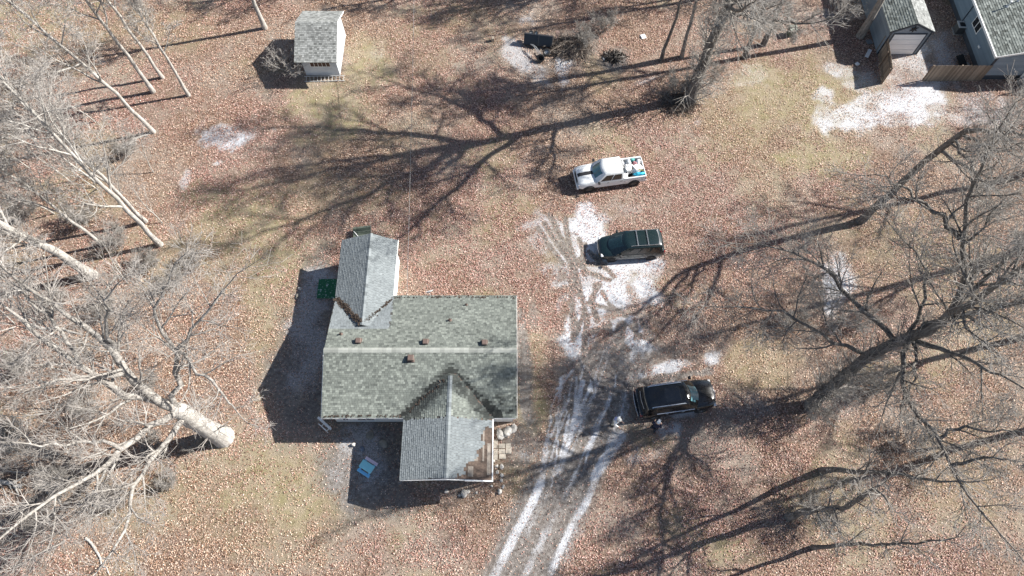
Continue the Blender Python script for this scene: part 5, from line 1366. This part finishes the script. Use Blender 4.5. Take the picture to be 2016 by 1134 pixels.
T_PALE = plain('pale_twig', (.36,.335,.31), .9, .3, 1.5); T_DARK = plain('dark_twig', (.20,.182,.165), .9, .3, 1.5); T_GREY = plain('grey_twig', (.31,.29,.265), .9, .3, 1.5)
def AT(x, y, h): return np.array(at(x, y, h))
CFG_BIG = dict(max=4, seg=[8,6,5,3,1], wob=[.05,.12,.16,.2,.22], up=[.0,.05,.05,.03,.02], nc=[6,9,11,12,0], t0=[.4,.25,.15,.1,0], ratio=[.5,.55,.55,.55,.5], ang=[45,46,45,42,40], rmin=.0105)
CFG_L = dict(CFG_BIG, nc=[6,8,7,6,0])
CFG_LL = dict(CFG_BIG, nc=[6,9,9,8,0], rmin=.0085)
CFG_R = dict(CFG_BIG, nc=[6,9,10,10,0], rmin=.009)
def big_tree(seed, label, trunk, trad, limbs, bark, twig, cfg, low=0, fill=None, group=None, limbbark=None, lr=.82):
    """trunk / limbs: lists of (x pixel, y pixel, height m); limbs carry a start radius"""
    T = Tree(seed); tp = [AT(*p) for p in trunk]; base = np.array([tp[0][0], tp[0][1], 0])
    P, R = T.resample(tp, np.linspace(trad[0], trad[1], len(tp)), 14, .03)
    s = np.linspace(0, 1, 14); R = R * (1 + .28*np.exp(-s*7)); P[0][2] = -.3
    e_ = norm(P[-1]-P[-2]); P = np.concatenate([P, [P[-1]+e_*.35, P[-1]+e_*.6]]); R = np.concatenate([R, [R[-1]*.75, .03]])
    T.add(0, P, R)
    for r0, pts in limbs:
        r0 *= lr
        lp = [AT(*p) for p in pts]; L = sum(np.linalg.norm(b-a) for a, b in zip(lp, lp[1:]))
        Q, RR = T.resample(lp, np.linspace(r0, max(.03, r0*.22), len(lp)), 12, .09); T.add(1, Q, RR)
        T.sprout(Q, RR, L, 1, cfg, t0=.18, count=max(5, int(L*1.15)), scale=min(1, 6.5/L)*.95)
        d = norm(Q[-1]-Q[-2]); T.grow(Q[-1], d, min(3.5, L*.35), max(.03, r0*.22), 2, cfg)
    if low: # short twiggy growth on the trunk
        T.sprout(P, R*.2, 5.0, 2, cfg, t0=.08, count=low, scale=.8)
    root = thing('bare_tree', label, 'tree', tuple(base), 0, group)
    T.finish(root, bark, twig, base, limb=limbbark); return root
big_tree(1, 'great pale barked tree with spreading limbs, its thick trunk lit by sun', [(442,862,-.1),(420,850,1.4),(395,836,3.1),(352,808,6.3)], (.60,.48),
 [(.34,[(350,807,6.4),(290,770,8.2),(243,735,9.8),(222,690,11),(195,660,12),(150,625,13.5),(90,590,15),(40,555,17)]),
  (.32,[(350,808,6.3),(300,795,7.4),(255,775,8.6),(215,760,9.5),(160,725,11),(110,680,12.5),(55,640,14),(5,600,15.5)]),
  (.22,[(365,816,5.5),(330,868,6.5),(305,900,7.3),(270,935,8.2),(258,1000,9.3),(240,1060,10.2),(200,1115,11)]),
  (.22,[(348,805,6.5),(342,740,8.2),(345,690,9.5),(362,665,10.2),(400,625,11.5),(440,570,13)]),
  (.14,[(345,690,9.5),(310,640,11),(302,605,12.2),(330,560,13.8),(345,520,15)]),
  (.24,[(348,810,6.4),(285,850,8),(240,885,9),(210,920,9.6),(150,955,10.5),(60,1000,12),(0,1060,13)]),
  (.17,[(243,735,9.8),(190,740,10.6),(130,745,11.2),(60,755,12),(0,762,13)]),
  (.12,[(348,690,9.5),(395,730,9.6),(430,770,9.5),(452,800,9.3),(470,815,9.2)]),
  (.15,[(222,690,11),(212,640,12.4),(205,600,13.8),(230,560,15)]),
  (.15,[(160,725,11),(120,640,13.4),(60,600,15),(20,540,17)]),
  (.13,[(240,885,9),(170,870,10),(100,880,11.3),(20,870,12.8)])], B_PALE, T_PALE, CFG_LL, low=8, limbbark=B_MID)
big_tree(2, 'great dark tree with crooked limbs casting shadow over the black vehicle', [(1594,801,-.1),(1618,780,1.5),(1662,740,4),(1718,693,6.5),(1800,659,8.4)], (.38,.29),
 [(.17,[(1710,700,5.6),(1660,680,6.6),(1625,668,7),(1552,616,8),(1470,602,8.6),(1425,605,9)]),
  (.2,[(1765,676,7.2),(1724,636,8),(1669,584,9),(1655,549,9.6),(1598,513,10.5),(1556,492,11),(1495,480,11.6)]),
  (.28,[(1795,664,8),(1850,640,9.6),(1896,612,10.8),(1900,548,12.2),(1892,480,13.4),(1896,400,14.8),(1925,340,17),(1960,260,20)]),
  (.26,[(1795,664,8),(1850,628,9.4),(1930,606,11),(2016,595,13),(2080,570,15),(2200,520,19)]),
  (.2,[(1795,664,8),(1778,700,8.3),(1767,731,8.6),(1775,788,8.8),(1836,842,9.3),(1870,918,9.8),(1920,991,10.4),(1977,1060,11)]),
  (.12,[(1847,865,9.4),(1878,842,10),(1950,845,10.8),(2030,850,11.6)]),
  (.22,[(1795,664,8),(1860,690,9.4),(1930,720,10.8),(2016,765,12.4)]),
  (.34,[(1800,659,8.4),(1850,636,10.5),(1900,603,13),(1960,562,16),(2025,512,19),(2080,470,21.5)]),
  (.17,[(1889,470,13.5),(1833,417,14.3),(1790,368,15),(1723,344,15.6)]),
  (.2,[(1850,640,9.6),(1930,560,12),(1990,500,14),(2040,440,16),(2120,330,20)]),
  (.13,[(1800,664,8),(1803,710,8.6),(1805,742,8.8),(1790,772,9)]),
  (.15,[(1780,670,7.6),(1826,580,9.8),(1824,520,11),(1760,450,12.5)]),
  (.13,[(1870,918,9.8),(1930,900,10.8),(1990,905,11.6)])], B_DARK, T_GREY, CFG_R, low=110)
big_tree(3, 'tall dark trunk leaning away beyond the yellowish grass patch', [(1690,436,-.1),(1712,418,1.4),(1750,385,3.5),(1800,335,6.5),(1850,295,9),(1895,262,11)], (.27,.18),
 [(.2,[(1895,262,11),(1945,255,12.6),(2000,262,14.5),(2060,280,17)]),(.16,[(1850,295,9),(1905,330,10),(1960,350,11.4),(2020,360,13)]),
  (.14,[(1895,262,11),(1930,290,12),(1985,300,13.6),(2030,320,15)]),(.11,[(1870,280,10),(1905,300,11),(1960,290,13)]),(.12,[(1880,272,10.4),(1920,340,11.4),(1940,400,13)])], B_DARK, T_GREY, CFG_L, low=16)
# the massive tree north of the truck: its crown stands beyond the picture, its shadow crosses the yard
cb = AT(1357,197,0)
def rel(dx, dy, h): return tuple(np.array([cb[0]+dx, cb[1]+dy, h]))
def massive():
    T = Tree(5); tp = [rel(0,0,-.15),rel(.15,.2,3),rel(.3,.2,7),rel(.6,.3,11),rel(.5,.2,14)]
    P, R = T.resample(tp, [.46,.39,.35,.32,.28], 14, .03); R = R*(1+.35*np.exp(-np.linspace(0,1,14)*9)); T.add(0, P, R)
    L_ = [(.3,[(.5,.2,13.5),(-.8,2.2,17),(-1.5,4.2,21),(-2.5,5.5,25)]),(.3,[(.5,.2,14),(.2,-1.8,18),(-.5,-3.5,22),(-.8,-4.5,27)]),(.28,[(.5,.2,14),(1.5,.8,18),(1.2,1.8,23),(1.5,2,28)]),
          (.22,[(.4,.2,11),(-1,-3,13),(-1.6,-6,15),(-2,-8.5,17.5)]),(.22,[(.4,.2,12),(1.5,3.6,14.5),(1,6.5,17),(.5,9,20)]),(.2,[(.5,.2,14),(3,-.5,17),(5,-.8,20),(6,-1.5,24)]),(.2,[(.5,.2,13),(-2.6,.2,16),(-4.5,-.8,19),(-6,-1.2,23)]),(.14,[(.3,.2,9),(2.4,-2,10.5),(4,-4,12)])]
    for r0, pts in L_:
        lp = [np.array(rel(*p)) for p in pts]; L = sum(np.linalg.norm(b-a) for a, b in zip(lp, lp[1:]))
        Q, RR = T.resample(lp, np.linspace(r0, .06, len(lp)), 12, .12); T.add(1, Q, RR)
        T.sprout(Q, RR*1.15, L, 1, CFG_BIG, t0=.15, count=11, scale=.62); T.grow(Q[-1], norm(Q[-1]-Q[-2]), 3, .06, 2, CFG_BIG)
    T.sprout(P, R*.25, 7, 2, CFG_BIG, t0=.02, count=85, scale=.55)
    root = thing('bare_tree', 'massive grey tree with twiggy trunk beyond the white truck', 'tree', tuple(cb)); T.finish(root, B_DARK, T_GREY, cb)
massive()
# slender trees: trunk from base to top with procedural crown
CFG_S = dict(max=4, seg=[9,6,5,3,1], wob=[.035,.11,.15,.2,.22], up=[.02,.09,.06,.03,.02], nc=[11,7,7,6,0], t0=[.38,.2,.15,.1,0], ratio=[.30,.5,.5,.5,.5], ang=[38,42,44,42,40], rmin=.010)
def slender(seed, base, h, r, lean, label, bark=B_GREY, twig=T_GREY, cfg=CFG_S, nc=None, t0=None, group=None):
    T = Tree(seed); b = np.array(at(*base)) if len(base) == 2 else np.array(base, float)
    n = 12; t = np.linspace(0, 1, n); P = b + np.stack([lean[0]*h*t**1.3, lean[1]*h*t**1.3, h*t], -1); P[1:] += T.r.normal(0, .05, (n-1, 3))*np.array([1,1,.2]); P[0][2] -= .1
    R = r*(1 - .68*t) + .01; R = R*(1 + .4*np.exp(-t*18)); T.add(0, P, R); T.sprout(P, R, h, 0, cfg, t0=t0, count=nc)
    root = thing('bare_tree', label, 'tree', tuple(b), 0, group); T.finish(root, bark, twig, b, split_limbs=False); return root, T
SL = [((302,181),15,.15,(-.02,.0),'tallest of three straight thin trunks standing together across the leaves from the small shed'),
 ((320,153),14,.12,(-.06,.03),'middle one of three straight thin trunks across the leaves from the small shed'),
 ((372,188),10,.12,(.0,.05),'shortest of three straight thin trunks, the one closest to the small shed'),
 ((303,260),17,.14,(-.18,-.05),'strongly leaning thin pale tree between three straight trunks and a pole pair'),
 ((316,482),17,.17,(-.02,.02),'thicker of a pair of pale pole trees at the edge of the wood'),
 ((287,436),16,.13,(-.05,.02),'thinner of a pair of pale pole trees at the edge of the wood'),
 ((182,543),14,.32,(-.13,-.06),'stout pale leaning trunk between the pole pair and the great pale tree'),
 ((203,484),13,.11,(-.09,.0),'thin pale leaning tree right beside the stout leaning trunk'),
 ((522,56),15,.17,(.02,.03),'pale straight trunk standing behind the small shed')]
for i, (bs, h, r, ln, lab) in enumerate(SL):
    slender(50+i, bs, h, r, ln, lab, B_PALE, T_PALE, nc=(12 if i != 6 else 14), t0=(.45 if i in (0,1,2,8) else .3))
for i, (bs, h, r, ln, lab) in enumerate([((1503,88),18,.19,(.02,.06),'slim dark tree closest to the olive utility box'),((1465,114),16,.16,(-.02,.05),'slim tree between the massive tree and a darker slim one'),((1342,112),14,.14,(-.04,.04),'thin grey sapling right behind the massive tree'),((1302,118),13,.13,(.06,.0),'crooked dark sapling between the massive tree and the burn pile'),((1693,72),20,.27,(-.02,.03),'sturdy grey tree beside the blue grey shed')]):
    slender(70+i, bs, h, r, ln, lab, B_DARK if i in (0,1,3) else B_GREY, T_DARK if i in (0,1,3) else T_GREY, nc=8, t0=.55)
# three slim bent trees standing in the open leaves: trunks run away from the camera, shadows the other way
def bent_tree(seed, label, trunk, trad, nb, sc):
    T = Tree(seed); tp = [AT(*p) for p in trunk]; base = np.array([tp[0][0], tp[0][1], 0])
    P, R = T.resample(tp, np.linspace(trad[0], trad[1], len(tp)), 14, .05); R = R*(1 + .4*np.exp(-np.linspace(0,1,14)*16)); P[0][2] = -.1; T.add(0, P, R)
    T.sprout(P, R, 9, 1, CFG_S, t0=.3, count=nb, scale=sc)
    T.grow(P[-1], norm(P[-1]-P[-2]), 2.5, R[-1], 2, CFG_S)
    root = thing('bare_tree', label, 'tree', tuple(base)); T.finish(root, B_DARK, T_GREY, base)
bent_tree(120, 'slim bent dark tree closest to the great dark tree of three in open leaves', [(1618,927,0),(1660,927,2.8),(1700,929,5),(1760,932,8.2),(1850,948,11.5)], (.19,.06), 9, .55)
bent_tree(121, 'crooked dark tree in the middle of three in open leaves', [(1552,1018,0),(1600,1004,3.3),(1633,995,5.6),(1662,1004,7.6),(1690,985,9.6),(1720,962,12)], (.21,.07), 12, .6)
bent_tree(122, 'thinnest slim dark tree of three in open leaves', [(1600,1078,0),(1664,1071,3.5),(1740,1072,7),(1855,1064,11)], (.13,.04), 8, .5)
# saplings and undergrowth of the west wood: a few kinds, copied
CFG_T = dict(max=3, seg=[6,4,3,2], wob=[.1,.14,.2,.2], up=[.06,.05,.03,.02], nc=[6,4,2,0], t0=[.25,.2,.2,0], ratio=[.5,.5,.5,.5], ang=[32,36,40,40], rmin=.007)
CFG_B = dict(max=3, seg=[6,5,4,3], wob=[.1,.14,.2,.2], up=[.06,.05,.03,.02], nc=[9,6,5,0], t0=[.2,.15,.1,0], ratio=[.45,.5,.55,.5], ang=[35,40,42,40], rmin=.006)
def brush_proto(seed, stems, h, label, cat='shrub', name='bare_shrub', bark=B_PALE, twig=T_PALE, r=.03, cfg=CFG_B):
    T = Tree(seed)
    for k in range(stems):
        a = 6.28*k/stems + T.r.uniform(-.4,.4); d = norm(np.array([math.cos(a)*.55, math.sin(a)*.55, 1])) if stems > 1 else norm(np.array([.03,.05,1]))
        T.grow(np.array([math.cos(a)*.1, math.sin(a)*.1, -.05]), d, h*T.r.uniform(.75,1.15), r, 0, cfg)
    root = thing(name, label, cat); o = {0:'stem',1:'branches'}
    link('stem', tubes_mesh('stem', T.out[0], 5), bark, root); link('branches', tubes_mesh('branches', T.out[1], 4), bark, root)
    link('crown', tubes_mesh('crown', T.out[2] + T.out.get(3, []), 3), twig, root); return root
def place(root, spots, seed, label=None, group=None):
    rng = random.Random(seed)
    for i, sp in enumerate(spots):
        p = at(sp[0], sp[1]); o = root if i == 0 else copy_tree(root)
        o.location = (p.x, p.y, 0); o.rotation_euler = (0, 0, rng.uniform(0, 6.28)); s = sp[2] if len(sp) > 2 else 1; o.scale = (s, s, s*rng.uniform(.9,1.1))
        if len(sp) > 3: o['label'] = sp[3]
        elif label: o['label'] = label
        if group and len(sp) <= 3: o['group'] = group
sap = brush_proto(101, 1, 7.5, 'x', 'tree', 'sapling', r=.055)
place(sap, [(150,300),(225,330,.9),(110,420),(60,330),(250,560,.9),(330,600,.8),(160,640,.9),(70,560),(130,700,.8),(245,400,.8),(300,340,.7),(20,460,1.1),(385,620,.55),(40,260,1.1),(190,240,.9),(320,440,.7),(270,620,.8),(140,360,1.),(360,480,.6)], 1, 'thin pale sapling in the tangled wood beside the house', 'saplings of the wood')
sap2 = brush_proto(102, 2, 6.0, 'x', 'tree', 'sapling', r=.05)
place(sap2, [(190,370),(90,250,.9),(30,640),(100,810,.9),(250,690,.8),(60,930,.9),(190,1000,.8),(150,880,.7),(330,700,.55),(40,1060,.8),(110,900,.9),(240,840,.7),(20,760,1.),(150,760,.8),(130,1060,.8),(230,930,.6),(310,820,.5),(10,980,1.)], 2, 'twin stemmed pale sapling in the tangled wood beside the house', 'twin saplings of the wood')
shr = brush_proto(103, 9, 2.2, 'x', bark=B_PALE, twig=T_PALE, r=.016, cfg=CFG_T)
place(shr, [(585,150,1.15,'pale twiggy shrub at the shaded corner of the small shed'),(562,120,.9,'lower twiggy shrub in the small shed shadow'),(590,788,.55,'small bare shrub at the edge of the house shadow'),(1640,15,1.4,'bare shrub in the shade of the blue grey shed'),(1668,40,1.0,'smaller bare shrub in the shade of the blue grey shed'),
  (1985,225,1.2,'bare shrub next to the small white railed porch'),(1940,265,1.0,'low bare shrub in front of the slate blue home')], 3)
shr2 = brush_proto(104, 11, 1.6, 'x', bark=B_GREY, twig=T_GREY, r=.014)
place(shr2, [(300,520),(120,600),(220,610,1.1),(350,560,.9),(60,720,1.2),(180,800,1.1),(130,950,1.1),(240,980,.9),(300,760,.7),(380,880,.6),(60,420,1.1),(170,440,1.1),(260,300,1),(90,1020,1.1),(380,520,.8),(30,860,1.1),(240,480,1.),(310,880,.9),(340,950,.7)], 4, 'low grey bramble clump on the leaves under the pale trees', 'bramble clumps of the wood')
shr3 = brush_proto(105, 10, 1.7, 'x', bark=B_DARK, twig=T_GREY, r=.015)
place(shr3, [(1605,798,1.4,'twiggy clump at the foot of the great dark tree'),(1590,1005,1.3,'twiggy clump round the crooked dark tree'),(1150,85,1.0,'bramble clump beside the cut brush heap'),(1190,60,1.0,'bramble clump behind the burnt scraps'),(1380,170,1.3,'twig clump against the massive tree'),(1330,180,1.1,'looser twig clump on the shadow side of the massive tree'),(1560,640,1.0,'bare bramble clump under a crooked dark limb away from the snow'),(1690,640,1.1,'bare bramble clump beside the narrow snow patch'),(1720,760,1.2,'bramble clump right under the trunk of the great dark tree'),(1790,860,1.1,'bramble clump under the hanging dark limb')], 5)
# fallen timber
def log(a, b, r0, r1, label, bark=B_PALE, h=.0):
    A, B = np.array(at(*a)), np.array(at(*b)); d = B - A; T = Tree(int(a[0])); n = 8; t = np.linspace(0,1,n)[:,None]
    P = A + d*t; P[:,2] = np.linspace(r0, r1, n)*.8 + h; P[1:-1,:2] += T.r.normal(0,.08,(n-2,2)); T.add(0, P, np.linspace(r0, r1, n))
    for k in range(3):
        i = 3 + k; q = P[i]; e = norm(np.array([d[0],d[1],0])); s = np.array([-e[1],e[0],.25])*(1 if k % 2 else -1); T.add(1, [q, q+norm(e+s)*.5, q+norm(e+s*1.2)*1.0], [r1*.6, r1*.4, .012])
    root = thing('fallen_log', label, 'log', tuple(A)); o = np.array([A[0],A[1],0.]); link('stem', tubes_mesh('stem', [(p-o,r) for p,r in T.out[0]], 9), bark, root); link('side_branches', tubes_mesh('side_branches', [(p-o,r) for p,r in T.out[1]], 5), bark, root)
log((242,286),(300,262), .12,.07,'short pale fallen log near the strongly leaning thin tree')
log((0,948),(48,958), .16,.13,'slimmer of two pale fallen logs under the great pale tree')
log((76,958),(128,975), .17,.15,'thicker of two pale fallen logs under the great pale tree')
log((60,640),(165,660), .11,.06,'long pale fallen pole under the upper limbs of the great pale tree')
log((170,1060),(215,1130), .09,.04,'thin fallen branch in leaves below the great pale tree')
log((230,545),(190,600), .1,.05,'pale fallen pole near the stout leaning trunk', B_GREY)
# trees just past the north and east edge of the picture: their shadows reach into it
for i, (bs, h, r, ln, lab) in enumerate([((1250,-35),14,.2,(.0,.05),'grey tree farther off behind the brush heap'),((1395,-60),16,.25,(.03,.05),'tall grey tree behind the massive one'),((1580,-45),15,.22,(.02,.05),'grey tree behind the olive utility box'),((1010,-40),13,.18,(.0,.05),'grey tree farther off behind the tipped cart'),((760,-50),13,.2,(.0,.05),'grey tree farther off between small shed and tipped cart'),((1480,-20),18,.2,(.0,.03),'slim straight grey tree behind two slim dark ones'),((1330,-60),17,.2,(-.02,.03),'straight grey tree behind the crooked dark sapling'),((2085,330),21,.27,(.02,.03),'tall dark tree past the tall leaning dark trunk'),((2110,470),22,.3,(.0,-.02),'tall dark tree past the upper limbs of the great dark tree'),((2100,640),20,.26,(.03,.02),'tall dark tree past the crown of the great dark tree'),((2190,800),20,.28,(.02,.0),'tall dark tree past the hanging dark limb')]):
    slender(90+i, bs, h, r, ln, lab, B_GREY if i < 5 else B_DARK, T_GREY, nc=10, t0=.4)
